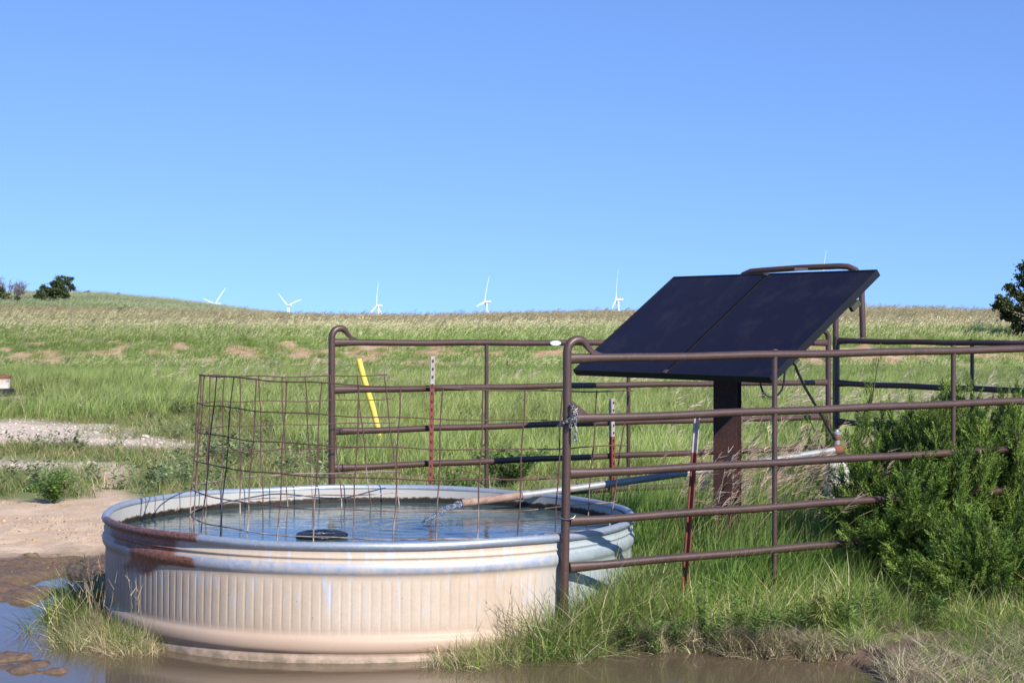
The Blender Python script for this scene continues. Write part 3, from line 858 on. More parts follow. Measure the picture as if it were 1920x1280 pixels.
def zones():
    # short turf everywhere that is not bare, near
    X, Y = spots(9.2, 30, 16)
    k = (bare(X, Y) < RNG.uniform(0.15, 0.75, len(X))) & ~(in_pen(X, Y))
    X, Y = X[k], Y[k]
    u, v = gpx(X, Y)
    fr = (Y < 9.9) & ~behindA(X, Y)
    X, Y = X[~fr], Y[~fr]
    scatter('turf_grass', X, Y, 'short', RNG.uniform(0.8, 1.7, len(X)), 3.1, 'short grazed green turf around the bare dirt and behind the tank', 'grass', tints(X, Y, 1.8, 0.2, (1.15, 1.1, 1.15)))
    # clods on the trampled dirt and mud, pebbles on the tracks
    X, Y = spots(9.0, 19, 330, -450, 560)
    d = soft_poly(X, Y, DIRT, 0.1, 6, 0.25, 0.9); md = soft_poly(X, Y, MUD, 0.12, 5, 0.1, 0.7); pd = soft_poly(X, Y, PUDDLE, 0.03, 3, 0.10, 0.5)
    k = (np.maximum(d, md) > 0.5) & (pd < 0.3) & (np.hypot(X - TC.x, Y - TC.y) > TR + 0.02) & (fbm(X, Y, 0.8, 83, 3) + RNG.uniform(-0.4, 0.4, len(X)) > 0.1)
    X, Y, md = X[k], Y[k], md[k]
    cl = np.stack([RNG.uniform(0.75, 1.15, len(X))] * 3, 1) * (np.where(RNG.uniform(0, 1, (len(X), 1)) < 0.12, 0.45, 1.0) * np.array([[0.43, 0.30, 0.19]]) * (1 - md[:, None]) + np.array([[0.15, 0.098, 0.062]]) * md[:, None])
    scatter('dirt_clods', X, Y, 'clod', RNG.gamma(1.5, 0.0035, len(X)) + 0.003, 3.1, 'dried clods lying on the trampled dirt beside the tank', 'clods', cl, 0.3)
    X, Y = spots(17, 32, 150, -450, 640)
    g = np.maximum(soft_poly(X, Y, GRAVEL1, 0.5, 7, 0.9, 2.5), soft_poly(X, Y, GRAVEL2, 0.4, 9, 0.6, 2.0))
    k = g > RNG.uniform(0.1, 0.8, len(X))
    X, Y = X[k], Y[k]
    cl = np.array([[0.54, 0.435, 0.345]]) * RNG.uniform(0.7, 1.25, (len(X), 1))
    scatter('track_gravel', X, Y, 'clod', RNG.gamma(1.5, 0.0042, len(X)) + 0.004, 3.1, 'pale pinkish gravel on the two farm tracks', 'gravel', cl, 0.3)
    # grey-green low forbs between the tracks
    X, Y = spots(13.5, 33, 6, -450, 640)
    u, v = gpx(X, Y)
    k = (bare(X, Y) < 0.35) & (fbm(X, Y, 2.2, 81, 3) > -0.05)
    X, Y = X[k], Y[k]
    scatter('low_forbs', X, Y, 'forb', RNG.uniform(0.8, 2.0, len(X)), 3.1, 'low grey green weeds spreading between the gravel tracks', 'weeds', tints(X, Y, 1.5, 0.25))
    # field grass
    X, Y = spots(15.0, 55.5, 17)
    u, v = gpx(X, Y)
    left = np.clip((640 - u) / 200, 0, 1)
    start = 29.0 * left + (19.5) * (1 - left)
    start = start + fbm(X, Y, 3, 85, 3) * 2.5
    k = (Y > start) & (bare(X, Y) < 0.3)
    X, Y = X[k], Y[k]
    s = RNG.uniform(0.55, 1.15, len(X)) * (1 + 0.3 * fbm(X, Y, 5, 87, 3)) * np.clip(1 - (Y - 42) / 26, 0.42, 1) * (1 + 0.35 * fbm(X, Y, 1.3, 86, 2))
    seedy = fbm(X * 0.6, Y, 5, 88, 3) + 0.38 * np.exp(-((Y - 31) / 7) ** 2) + RNG.uniform(-0.35, 0.35, len(X)) > 0.80
    a, b = ~seedy, seedy
    scatter('field_grass', X[a], Y[a], 'field', s[a], 1.5, 'tall green prairie grass of the field bent by the wind', 'grass', tints(X[a], Y[a], 2.6, 0.42, (1.66, 1.5, 1.9), 0.16))
    scatter('seeding_grass', X[b], Y[b], 'fieldseed', s[b] * 1.05, 0.5, 'paler field grass carrying pinkish tan seed heads', 'grass', tints(X[b], Y[b], 5, 0.2, (1.62, 1.47, 1.85), 0.12))
    X, Y = spots(26, 58, 0.6, -450, 2370)
    u, v = gpx(X, Y)
    k = (bare(X, Y) < 0.3) & ~in_pen(X, Y) & (Y > 16)
    X, Y = X[k], Y[k]
    scatter('field_weeds', X, Y, 'forb', RNG.uniform(1.0, 2.0, len(X)), 3.1, 'grey green broadleaf weeds dotted through the field grass', 'weeds', tints(X, Y, 4, 0.3, (0.95, 1.0, 0.9)), 0.2)
    # the bank
    X, Y = spots(54, 68, 13)
    k = (bank_soil(X, Y - 0.15) < RNG.uniform(0.2, 1.15, len(X)))
    X, Y = X[k], Y[k]
    s = RNG.uniform(0.3, 0.6, len(X))
    scatter('bank_grass', X, Y, 'far', s, 0.7, 'green grass on the eroded bank across the field', 'grass', tints(X, Y, 7, 0.25, (1.2, 1.34, 1.15), 0.12))
    # plateau, tan with seed heads
    X, Y = spots(66, 108, 5.5)
    s = RNG.uniform(0.6, 1.1, len(X))
    tan = fbm(X * 0.5, Y, 9, 91, 3) + np.clip((Y - 80) / 14, -1, 1) * 0.75 > RNG.uniform(-0.3, 0.3, len(X))
    a, b = ~tan, tan
    scatter('plateau_grass', X[a], Y[a], 'far', s[a], 0.6, 'green grass on the rise beyond the bank', 'grass', tints(X[a], Y[a], 8, 0.22, (1.25, 1.36, 1.2), 0.12))
    scatter('tan_grass', X[b], Y[b], 'fartan', s[b], 0.5, 'tan seeding grass along the skyline', 'grass', tints(X[b], Y[b], 8, 0.18, (1.02, 1.04, 0.92), 0.12))
    # far hill on the left
    X, Y = spots(108, 405, 0.9, -450, 640)
    s = RNG.uniform(0.5, 1.2, len(X)) * (Y / 200) ** 0.5
    scatter('hill_grass', X, Y, 'far', s, 0.7, 'rough green grass covering the far hill', 'grass', tints(X, Y, 30, 0.3, (0.88, 1.05, 1.05), 0.12))
    # pen
    n = 4600
    X = RNG.uniform(-0.3, 4.6, n); Y = RNG.uniform(9.2, 14.6, n)
    k = in_pen(X, Y)
    X, Y = X[k], Y[k]
    edge = np.clip((np.hypot(X - TC.x, Y - TC.y) - TR) / 0.5, 0.35, 1)
    s = RNG.uniform(0.6, 1.15, len(X)) * edge * (1 + 0.25 * fbm(X, Y, 0.9, 95, 2))
    scatter('pen_grass', X, Y, 'pen', s, 0.8, 'tall lush green grass inside the pipe pen', 'grass', tints(X, Y, 1.0, 0.25, (1.15, 1.3, 1.15), 0.15))
    n = 140
    X = RNG.uniform(0.9, 3.2, n); Y = RNG.uniform(9.9, 13.6, n)
    k = in_pen(X, Y) & (fbm(X, Y, 0.8, 97, 2) > -0.35)
    X, Y = X[k], Y[k]
    scatter('pen_seed_grass', X, Y, 'penseed', RNG.uniform(0.75, 1.1, len(X)), 0.5, 'grass with drooping tan seed heads around the steel post', 'grass', tints(X, Y, 1.0, 0.15, (1.1, 1.1, 1.1)))
    # bank in front of the near fence panel
    n = 4300
    X = RNG.uniform(0.02, 4.4, n); Y = RNG.uniform(7.4, 11.4, n)
    u, v = gpx(X, Y)
    d = Y - (A0.y + (X - A0.x) * (A1.y - A0.y) / (A1.x - A0.x))
    pd = soft_poly(X, Y, PUDDLE, 0.05, 3, 0.10, 0.5)
    strip = soft_poly(X, Y, MUDSTRIP, 0.05, 4, 0.12, 0.5)
    k = (d < 0.25) & (pd < 0.1) & (strip < RNG.uniform(0.1, 1.2, n)) & (np.hypot(X - TC.x, Y - TC.y) > TR + 0.04)
    X, Y = X[k], Y[k]
    shore = soft_poly(X, Y, PUDDLE, 0.20, 3, 0.10, 0.5)
    wet = (shore > 0) | (RNG.uniform(0, 1, len(X)) < 0.16)
    a = ~wet
    inner = np.clip((Y[a] - 9.0) / 0.5, 0, 1)
    scatter('fence_grass', X[a], Y[a], 'bermuda', RNG.uniform(0.5, 1.15, a.sum()) * (0.75 + 0.45 * inner) * (1 + 0.45 * fbm(X[a], Y[a], 0.35, 77, 2)) * np.clip(0.45 + (Y[a] - 8.55) / 0.7, 0.42, 1), 3.1, 'tangled green creeping grass in front of the near fence panel', 'grass', tints(X[a], Y[a], 0.4, 0.4, (1.32, 1.38, 1.2), 0.30), 0.45)
    scatter('shore_thatch', X[wet], Y[wet], 'dry', RNG.uniform(0.55, 1.1, wet.sum()), 3.1, 'dry straw coloured grass along the muddy waterline', 'dry grass', tints(X[wet], Y[wet], 0.5, 0.25))
    n = 5200
    X = RNG.uniform(0.0, 4.0, n); Y = RNG.uniform(8.5, 10.2, n)
    sh = soft_poly(X, Y, PUDDLE, 0.13, 3, 0.10, 0.5); pd = soft_poly(X, Y, PUDDLE, 0.02, 3, 0.10, 0.5)
    k = (sh > 0) & (pd < 0.5) & (soft_poly(X, Y, MUDSTRIP, 0.05, 4, 0.12, 0.5) < 0.3) & (np.hypot(X - TC.x, Y - TC.y) > TR + 0.04)
    X, Y = X[k], Y[k]
    scatter('waterline_straw', X, Y, 'dry', RNG.uniform(0.35, 1.0, len(X)) * (1 + 0.4 * fbm(X, Y, 0.25, 78, 2)), 3.1, 'bleached matted straw hanging at the edge of the puddle', 'dry grass', tints(X, Y, 0.25, 0.5, (1.15, 1.14, 1.08)), 0.5)
    # collar of grass against the tank, in pixels of the eye view
    ang = np.concatenate([RNG.uniform(R(205), R(230), 110), RNG.uniform(R(176), R(206), 120), RNG.uniform(R(290), R(352), 260), RNG.uniform(R(20), R(190), 120)])
    rr = TR + 0.03 + np.abs(RNG.normal(0, 0.10, len(ang)))
    X = TC.x + rr * np.cos(ang); Y = TC.y + rr * np.sin(ang)
    base = np.maximum(height(X, Y), WZ)
    s = RNG.uniform(0.35, 1.2, len(X))
    s = s * np.where((ang > R(303)) & (ang < R(355)), 1.75, 1.0)
    s = s * np.where((ang > R(172)) & (ang < R(201)), 1.2, 0.85)
    o = scatter('tank_collar_grass', X, Y, 'bermuda', s, 3.1, 'green creeping grass growing against the foot of the tank', 'grass', tints(X, Y, 0.5, 0.2, (1.15, 1.2, 1.1), 0.3), 0.48)
    ang = np.concatenate([RNG.uniform(R(203), R(233), 120), RNG.uniform(R(283), R(325), 120)])
    rr = TR + 0.06 + np.abs(RNG.normal(0, 0.085, len(ang)))
    X = TC.x + rr * np.cos(ang); Y = TC.y + rr * np.sin(ang)
    scatter('tank_collar_thatch', X, Y, 'dry', RNG.uniform(0.6, 1.1, len(X)), 3.1, 'dry pale grass at the waterline below the tank', 'dry grass', tints(X, Y, 0.3, 0.4, (1.35, 1.32, 1.25)), 0.4)
    ang = np.concatenate([RNG.uniform(R(206), R(232), 16), RNG.uniform(R(296), R(325), 14)])
    rr = TR + 0.05 + np.abs(RNG.normal(0, 0.08, len(ang)))
    X = TC.x + rr * np.cos(ang); Y = TC.y + rr * np.sin(ang)
    scatter('finger_grass', X, Y, 'finger', RNG.uniform(0.7, 1.15, len(X)), 3.1, 'thin finger grass seed stalks rising against the tank side', 'grass', tints(X, Y, 0.5, 0.2), 0.3)
zones()

# ------------------------------------------------------------------ the stock tank
def make_tank():
    root = empty('stock_tank', TC)
    root.rotation_euler = (0, 0.011, 0)
    tag(root, 'large round galvanised stock tank full of water, rusty on its left side', 'water tank')
    prof = [(-0.03, 0.006, 0), (0.03, 0.006, 0), (0.045, -0.004, 0), (0.06, -0.006, 0), (0.066, 0.000, 0), (0.074, 0.009, 0), (0.088, 0.014, 0), (0.105, 0.016, 0), (0.122, 0.014, 0), (0.137, 0.008, 0), (0.145, -0.001, 0), (0.155, -0.006, 0),
            (0.175, -0.006, 0.6), (0.20, -0.005, 1), (0.25, -0.005, 1), (0.30, -0.005, 1), (0.35, -0.005, 1), (0.39, -0.005, 1), (0.41, -0.005, 0.6), (0.425, -0.005, 0), (0.438, -0.003, 0),
            (0.448, 0.001, 0), (0.455, 0.008, 0), (0.467, 0.0125, 0), (0.48, 0.014, 0), (0.493, 0.0125, 0), (0.504, 0.007, 0), (0.511, 0.000, 0), (0.518, -0.002, 0), (0.526, -0.002, 0), (0.530, 0.004, 0), (0.536, 0.005, 0), (0.54, -0.003, 0), (0.56, -0.003, 0), (0.585, -0.002, 0)]
    n = 1900; ribs = 190
    a = np.linspace(0, 2 * math.pi, n, endpoint=False)
    V, at = [], {k: [] for k in ('rust', 'zinc', 'mud', 'upper', 'clean_reflect', 'grey', 'groove', 'foot')}
    deg = np.degrees(a)
    for z, dr, rib in prof:
        ph = (a * ribs / (2 * math.pi)) % 1.0
        gv = np.where(ph < 0.8, 0.0, np.sin((ph - 0.8) / 0.2 * math.pi)); rb = -gv * 0.0034 + 0.0012 * np.sin(ph * math.pi)
        dent = 0.006 * np.sin(3 * a + 1) + 0.004 * np.sin(7 * a + 2)
        r = TR - 0.012 + dr + rib * rb + dent * min(1, max(0, (0.6 - z) * 3))
        V.append(np.stack([r * np.cos(a), r * np.sin(a), np.full(n, z)], 1))
        # the rusted stretch on the left, deeper higher up
        lo = 212 + 3 * np.sin(z * 30) - (8 if z > 0.5 else 0); hi = 238 if z > 0.5 else (243 if z > 0.44 else 233 - (0.44 - z) * 60)
        ru = np.clip((deg - lo) / 5, 0, 1) * np.clip((hi - deg) / 7, 0, 1) * (1 if z > 0.42 else np.clip((z - 0.30) / 0.1, 0, 1))
        at['groove'].append(gv * rib)
        at['foot'].append(np.full(n, float(np.clip((0.075 - z) / 0.05, 0, 1))))
        at['rust'].append(ru * (1.0 if z > 0.43 else 0.85))
        at['zinc'].append(np.full(n, 1.0 if 0.45 < z < 0.505 else 0.0))
        at['mud'].append(np.full(n, float(np.clip((0.22 - z) / 0.1, 0, 1))))
        at['upper'].append(np.full(n, float(np.clip((z - 0.22) / 0.1, 0, 1))))
        d2 = (deg + 90) % 360 - 90
        at['clean_reflect'].append(np.clip((d2 + 52) / 10, 0, 1) * np.clip((150 - d2) / 20, 0, 1))  # right side: bare metal plus painted grass reflection
        at['grey'].append(np.clip((deg - 150) / 20, 0, 1) * np.clip((216 - deg) / 6, 0, 1) * 0.9 + 0.7 * np.clip((deg - 208) / 6, 0, 1) * np.clip((250 - deg) / 30, 0, 1))  # painted shade of the left side, fading out towards the front
    nr = len(prof)
    V = np.concatenate(V)
    idx = np.arange(nr * n).reshape(nr, n)
    nx = np.roll(idx, -1, 1)
    faces = np.stack([idx[:-1], nx[:-1], nx[1:], idx[1:]], -1).reshape(-1, 4)
    me = big_mesh('shell', V + np.array(TC), [faces], True, {k: ('FLOAT', np.concatenate(v)) for k, v in at.items()})
    me.materials.append(M['tank'])
    me.transform(Matrix.Translation(-TC))
    o = bpy.data.objects.new('shell', me); COL.objects.link(o); o.parent = root
    # inner wall
    zs = np.linspace(0.585, 0.2, 24)
    m2 = 256
    a2 = np.linspace(0, 2 * math.pi, m2, endpoint=False)
    V2 = np.concatenate([np.stack([(TR - 0.036) * np.cos(a2), (TR - 0.036) * np.sin(a2), np.full(m2, z)], 1) for z in zs])
    alg = np.concatenate([np.clip((0.555 - (z - 0.0)) / 0.08, 0, 1) + 0.016 / 0.08 * -np.cos(a2) * 0 for z in zs])
    # waterline is level while the tank leans a little
    alg = np.clip((0.560 - (V2[:, 2] - 0.011 * V2[:, 0])) / 0.08, 0, 1)
    idx = np.arange(len(zs) * m2).reshape(len(zs), m2); nx = np.roll(idx, -1, 1)
    f2 = np.stack([idx[:-1], nx[:-1], nx[1:], idx[1:]], -1).reshape(-1, 4)
    me = big_mesh('inner_wall', V2, [f2], True, {'algae': ('FLOAT', alg)})
    me.materials.append(M['inner'])
    o = bpy.data.objects.new('inner_wall', me); COL.objects.link(o); o.parent = root
    # rolled rim, with small dents
    mb = MB()
    k = 300
    pts = []
    for i in range(k + 1):
        t = 2 * math.pi * i / k
        w = 0.003 * math.sin(5 * t + 0.4) + 0.002 * math.sin(11 * t)
        pts.append(((TR - 0.014 + w * 0.6) * math.cos(t), (TR - 0.014 + w * 0.6) * math.sin(t), 0.592 + w))
    mb.tube(pts, 0.0215, 12, caps=False)
    me = bpy.data.meshes.new('rim')
    me.from_pydata([tuple(v) for v in mb.v], [], mb.f)
    me.polygons.foreach_set('use_smooth', np.ones(len(me.polygons), dtype=bool))
    ra = []
    for i in range(k + 1):
        dg = 360 * i / k
        ra += [max(0, min(1, (dg - 196) / 6)) * max(0, min(1, (244 - dg) / 8))] * 12
    at_ = me.attributes.new('rust', 'FLOAT', 'POINT'); at_.data.foreach_set('value', np.array(ra, dtype=np.float32))
    me.materials.append(M['rim'])
    o = bpy.data.objects.new('rim', me); COL.objects.link(o); o.parent = root
    return root
make_tank()

def make_water():
    n = 128
    V = [(TC.x, TC.y, 0.50)]; Fc = []
    rings = 30
    for i in range(1, rings + 1):
        for k in range(n):
            a = 2 * math.pi * k / n
            V.append((TC.x + (TR - 0.034) * i / rings * math.cos(a), TC.y + (TR - 0.034) * i / rings * math.sin(a), 0.50))
    # rings of ripples where the stream falls in
    c = P(792, 985, 10.5)
    V2 = []
    for (x, y, z) in V:
        d = math.hypot(x - c.x, y - c.y)
        V2.append((x, y, z + 0.003 * math.sin(d * 46) * math.exp(-d * 2.0)))
    Fc = [(0, 1 + k, 1 + (k + 1) % n) for k in range(n)]
    for i in range(rings - 1):
        for k in range(n):
            a, b = 1 + i * n + k, 1 + i * n + (k + 1) % n
            Fc.append((a, a + n, b + n, b))
    me = bpy.data.meshes.new('tank_water')
    me.from_pydata(V2, [], Fc)
    me.polygons.foreach_set('use_smooth', np.ones(len(me.polygons), dtype=bool))
    o = link('tank_water', me, None, M['tank_water'])
    o['kind'] = 'structure'
make_water()

# black float ring
def make_float():
    c = PX(603, 0.505, 9.93)
    root = empty('float_ring', c)
    tag(root, 'black crinkled float ring drifting on the tank water', 'float')
    V, Fc = [], []
    n, m = 40, 14
    for i in range(n):
        a = 2 * math.pi * i / n
        for k in range(m):
            b = 2 * math.pi * k / m
            w = 1 + 0.10 * math.sin(a * 7 + b * 2) + 0.07 * math.sin(a * 13 + 1.3 * b)
            r = 0.100 + 0.040 * w * math.cos(b)
            z = 0.004 + 0.020 * w * math.sin(b)
            V.append((r * math.cos(a) * 1.02, r * math.sin(a) * 1.02, z))
    for i in range(n):
        for k in range(m):
            Fc.append((i * m + k, ((i + 1) % n) * m + k, ((i + 1) % n) * m + (k + 1) % m, i * m + (k + 1) % m))
    me = bpy.data.meshes.new('ring'); me.from_pydata(V, [], Fc)
    me.polygons.foreach_set('use_smooth', np.ones(len(me.polygons), dtype=bool)); me.materials.append(M['black_plastic'])
    o = bpy.data.objects.new('ring', me); COL.objects.link(o); o.parent = root
    # wrinkled film across the middle
    V, Fc = [(0, 0, 0.02)], []
    for i in range(1, 6):
        for k in range(36):
            a = 2 * math.pi * k / 36
            r = 0.10 * i / 5
            V.append((r * math.cos(a), r * math.sin(a), 0.012 + 0.008 * random.uniform(-1, 1) * (1 if i < 5 else 0.2)))
    Fc = [(0, 1 + k, 1 + (k + 1) % 36) for k in range(36)]
    for i in range(4):
        for k in range(36):
            p, q = 1 + i * 36 + k, 1 + i * 36 + (k + 1) % 36
            Fc.append((p, p + 36, q + 36, q))
    me = bpy.data.meshes.new('film'); me.from_pydata(V, [], Fc)
    me.materials.append(worn('grey film', (0.10, 0.10, 0.105), (0.05, 0.05, 0.055), (0.3, 0.3, 0.3), 30, 0.3))
    o = bpy.data.objects.new('film', me); COL.objects.link(o); o.parent = root
make_float()

# ------------------------------------------------------------------ wire cage standing in the tank
def make_cage():
    #        bottom px, top px, top py, depth
    rows = [(749, 720, 703, 11.62), (695, 669, 704, 11.53), (641, 620, 705, 11.5), (588, 571.6, 706, 11.46), (539, 528, 706, 11.4), (493, 486, 705, 11.28), (451, 449.7, 704.8, 11.13),
            (415, 419.6, 704, 10.98), (385, 395, 704.2, 10.8), (364, 377, 703.5, 10.6), (355, 374.5, 703, 10.45), (360, 384, 704, 10.2), (377, 406, 705, 9.98), (412, 437.6, 707.6, 9.8), (461, 482, 711.5, 9.55),
            (520, 537, 715, 9.42), (586, 602.5, 718, 9.32), (660, 674, 722, 9.25), (737, 750.7, 724.5, 9.22), (817, 829.5, 728, 9.21), (893, 907, 729.5, 9.23), (970, 984, 732, 9.3), (1040, 1054, 733, 9.45), (1098, 1120, 733, 9.62), (1140, 1179.5, 733, 9.78)]
    fr = [0, 0.204, 0.401, 0.605, 0.815, 1.0]
    base = PX(600, 0.5, 10.3)
    root = empty('wire_cage', base)
    tag(root, 'rusty welded wire livestock panel bent into a U inside the tank', 'wire panel')
    cols = []
    for bp, tp, ty, Y in rows:
        top = P(tp, ty, Y)
        bot = PX(bp, 0.5, Y)
        low = top + (bot - top) * ((top.z - 0.575) / (top.z - 0.5))
        cols.append((top, low))
    for i, (top, low) in enumerate(cols):
        d = low - top
        pts = []
        for j in range(9):
            t = j / 8 * 1.28 - (0.006 if j == 0 else 0)
            w = 0.004 * math.sin(j * 1.7 + i * 2.1)
            pts.append(top + d * t + Vector((w, w * 0.5, 0)))
        MB().tube(pts, 0.0037, 6).build('wire', M['rust_wire'], root)
    for li, f in enumerate(fr + [1.22]):
        pts = []
        for i, (top, low) in enumerate(cols):
            p = top + (low - top) * f
            if 0 < i < len(cols) - 1:
                pts.append(p)
            else:
                q = cols[1 if i == 0 else -2]; q = q[0] + (q[1] - q[0]) * f
                e = p + (p - q) * (0.10 + 0.05 * ((li * 7) % 3))
                pts += ([e, p] if i == 0 else [p, e])
        # smooth the bends between the verticals
        sm = []
        for i in range(len(pts) - 1):
            p0, p1, p2, p3 = pts[max(i - 1, 0)], pts[i], pts[i + 1], pts[min(i + 2, len(pts) - 1)]
            for t in (0, 0.33, 0.66):
                sm.append(0.5 * ((2 * p1) + (p2 - p0) * t + (2 * p0 - 5 * p1 + 4 * p2 - p3) * t * t + (3 * p1 - p0 - 3 * p2 + p3) * t ** 3) + Vector((0, 0, 0.0035 * math.sin(i * 2.3 + li + t * 3))))
        sm.append(pts[-1])
        MB().tube(sm, 0.0037, 6).build('wire', M['rust_wire'], root)
make_cage()

# ------------------------------------------------------------------ pipe fence panels
def panel(name, label, p0, p1, ends, stiff, zrails, rise, hoops=(True, False), z0=0.0, postr=0.0225, railr=0.0218, group='brown pipe fence panels'):
    """p0,p1: plan ends; stiff: distances of the uprights; zrails: rail heights at p0; rise: height gained at p1"""
    p0, p1 = Vector(p0), Vector(p1)
    L = (p1 - p0).length
    d = (p1 - p0).normalized()
    nrm = Vector((d.y, -d.x, 0))
    root = empty(name, (p0.x, p0.y, 0.02))
    tag(root, label, 'fence panel', group)
    def at(t, z):
        return p0 + d * t + Vector((0, 0, z + rise * t / L))
    top = zrails[0]
    for e, has in ((0, hoops[0]), (1, hoops[1])):
        if not ends[e]: continue
        t0 = 0 if e == 0 else L
        s = 1 if e == 0 else -1
        lx = ends[e] if isinstance(ends[e], float) else 0.0
        if has:
            pts = [at(t0 - lx * 0.10, -0.1), at(t0 - lx * 0.06, 0.4), at(t0, top - 0.3), at(t0, top - 0.02)]
            r = 0.062
            for k in range(0, 9):
                a = math.pi * (1 - k / 8 * 0.86)
                pts.append(at(t0 + s * (r + r * math.cos(a)), top + 0.035 + r * math.sin(a)))
            pts += [at(t0 + s * (2 * r + 0.025), top + 0.030), at(t0 + s * (2 * r + 0.07), top + 0.014), at(t0 + s * (2 * r + 0.10), top + 0.006)]
            m = len(pts)
            rs = [postr] * (m - 3) + [postr * 0.95, postr * 0.9, postr * 0.8]
            fl = [(1, 1)] * (m - 5) + [(1, 0.8), (1.0, 0.6), (1, 0.45), (1.0, 0.3), (1.0, 0.2)]
            fl = fl[:m]
            MB().tube(pts, rs, 14, flat=fl).build('hoop_post', M['brown'], root)
        else:
            MB().tube([at(t0, -0.1), at(t0, top + 0.03)], postr, 14).build('post', M['brown'], root)
    sag = [random.uniform(-0.006, 0.006) for _ in zrails]
    for i, z in enumerate(zrails):
        pts, fl = [], []
        for k in range(25):
            t = (L - 0.03) * k / 24 + 0.015
            pts.append(at(t, z + sag[i] * math.sin(math.pi * k / 24) + 0.002 * math.sin(k * 1.3 + i)))
            e = min(t, L - t)
            q = max(0.0, 1 - e / 0.11)
            fl.append((1 - 0.45 * q, 1 + 0.35 * q))
        # short steps near the ends so that the flattening reads
        MB().tube(pts, railr, 14, flat=fl).build('rail', M['brown'], root)
    for t in stiff:
        mb = MB()
        zs = list(zrails)
        for a, b in zip(zs[:-1], zs[1:]):
            mb.tube([at(t, a - railr * 0.6), at(t, b + railr * 0.6)], 0.0145, 10)
        mb.tube([at(t, zs[-1] - railr * 0.6), at(t, 0.06)], 0.0145, 10)
        mb.build('upright', M['brown'], root)
        mb = MB()
        for z in zs:
            for sg in (-1, 1):
                c = at(t, z + sg * railr * 0.96)
                mb.tube([c - Vector((0, 0, 0.004)), c, c + Vector((0, 0, 0.004))], [0.0165, 0.0175, 0.0165], 10)
        mb.build('weld_beads', M['weld'], root)['kind'] = 'stuff'
    return root, at, d, nrm

ZR = [1.50, 1.19, 0.909, 0.665, 0.43]
pa, atA, dA, nA = panel('pipe_panel', 'nearest brown pipe fence panel, running right from the chained post beside the tank', A0, A1, (0.25, True), [1.29, 2.54, 3.8], ZR, 0.045)
LA = (A1 - A0).length
# gusset below the second rail joint of the near panel
g0 = atA(0.02, 1.29); g1 = atA(0.02, 1.215); g2 = atA(0.125, 1.213)
MB().add([g0 + nA * 0.004, g1 + nA * 0.004, g2 + nA * 0.004, g0 - nA * 0.004, g1 - nA * 0.004, g2 - nA * 0.004], [(0, 1, 2), (5, 4, 3), (0, 3, 4, 1), (1, 4, 5, 2), (2, 5, 3, 0)]).build('gusset', M['brown'], pa, smooth=False)
ZB = [1.540, 1.222, 0.945, 0.70, 0.46]
pb, atB, dB, nB = panel('pipe_panel', 'back brown pipe fence panel behind the tank, small white oval plate on top', B0, B1, (True, True), [1.215, 2.45, 3.5], ZB, -0.035, (True, True))
# oval plate
def tpx(at_, px, z, L):
    best = min(((abs(960 + F * at_(L * k / 600, z).x / at_(L * k / 600, z).y - px), L * k / 600) for k in range(601)))
    return best[1]
LB = (B1 - B0).length
tp = tpx(atB, 1038, 1.54, LB)
cpl = atB(tp, 1.538) + nB * 0.023
V = [cpl + dB * 0.046 * math.cos(a) + Vector((0, 0, 0.017 * math.sin(a))) + nB * off for off in (0.0, 0.004) for a in [2 * math.pi * k / 24 for k in range(24)]]
MB().add(V, [tuple(range(24, 48))] + [(k, (k + 1) % 24, 24 + (k + 1) % 24, 24 + k) for k in range(24)]).build('name_plate', M['label_white'], pb, smooth=False)['label'] = 'small white oval plate'
C1 = A1 + Vector((0.02, 0.12, 0))
ZC = [1.525, 1.195, 0.895, 0.63, 0.40]
pc, atC, dC, nC = panel('pipe_panel', 'right-hand brown pipe fence panel in shade behind the cedar bushes', C0, C1, (True, True), [1.33, 2.5], ZC, 0.01, (False, False))
# tall walk-through bow beside the solar array
def make_bow():
    root = empty('bow_gate_frame', (C0.x, C0.y, 0.02))
    tag(root, 'tall bent brown pipe bow standing above the solar array', 'gate frame')
    a = PX(1567, 0.05, 14.03); b = PX(1567, 2.0, 14.03)
    bow = [P(1618, 633, 13.87), P(1617, 600, 13.87), P(1615.5, 545, 13.87), P(1613, 520, 13.88), P(1604, 506, 13.9), P(1590, 500, 13.93), P(1575, 499, 13.95), P(1500, 502, 14.2), P(1430, 507, 14.4), P(1408, 509, 14.5), P(1394, 515, 14.55), P(1386, 530, 14.6), P(1384, 560, 14.6), P(1384, 640, 14.6)]
    MB().tube(bow, 0.024, 14).build('bow', M['brown'], root)
    MB().tube([a, b], 0.024, 14).build('post', M['brown'], root)
    MB().box(P(1503, 504.5, 14.15), (0.12, 0.05, 0.02)).build('latch_plate', M['weld'], root)
make_bow()

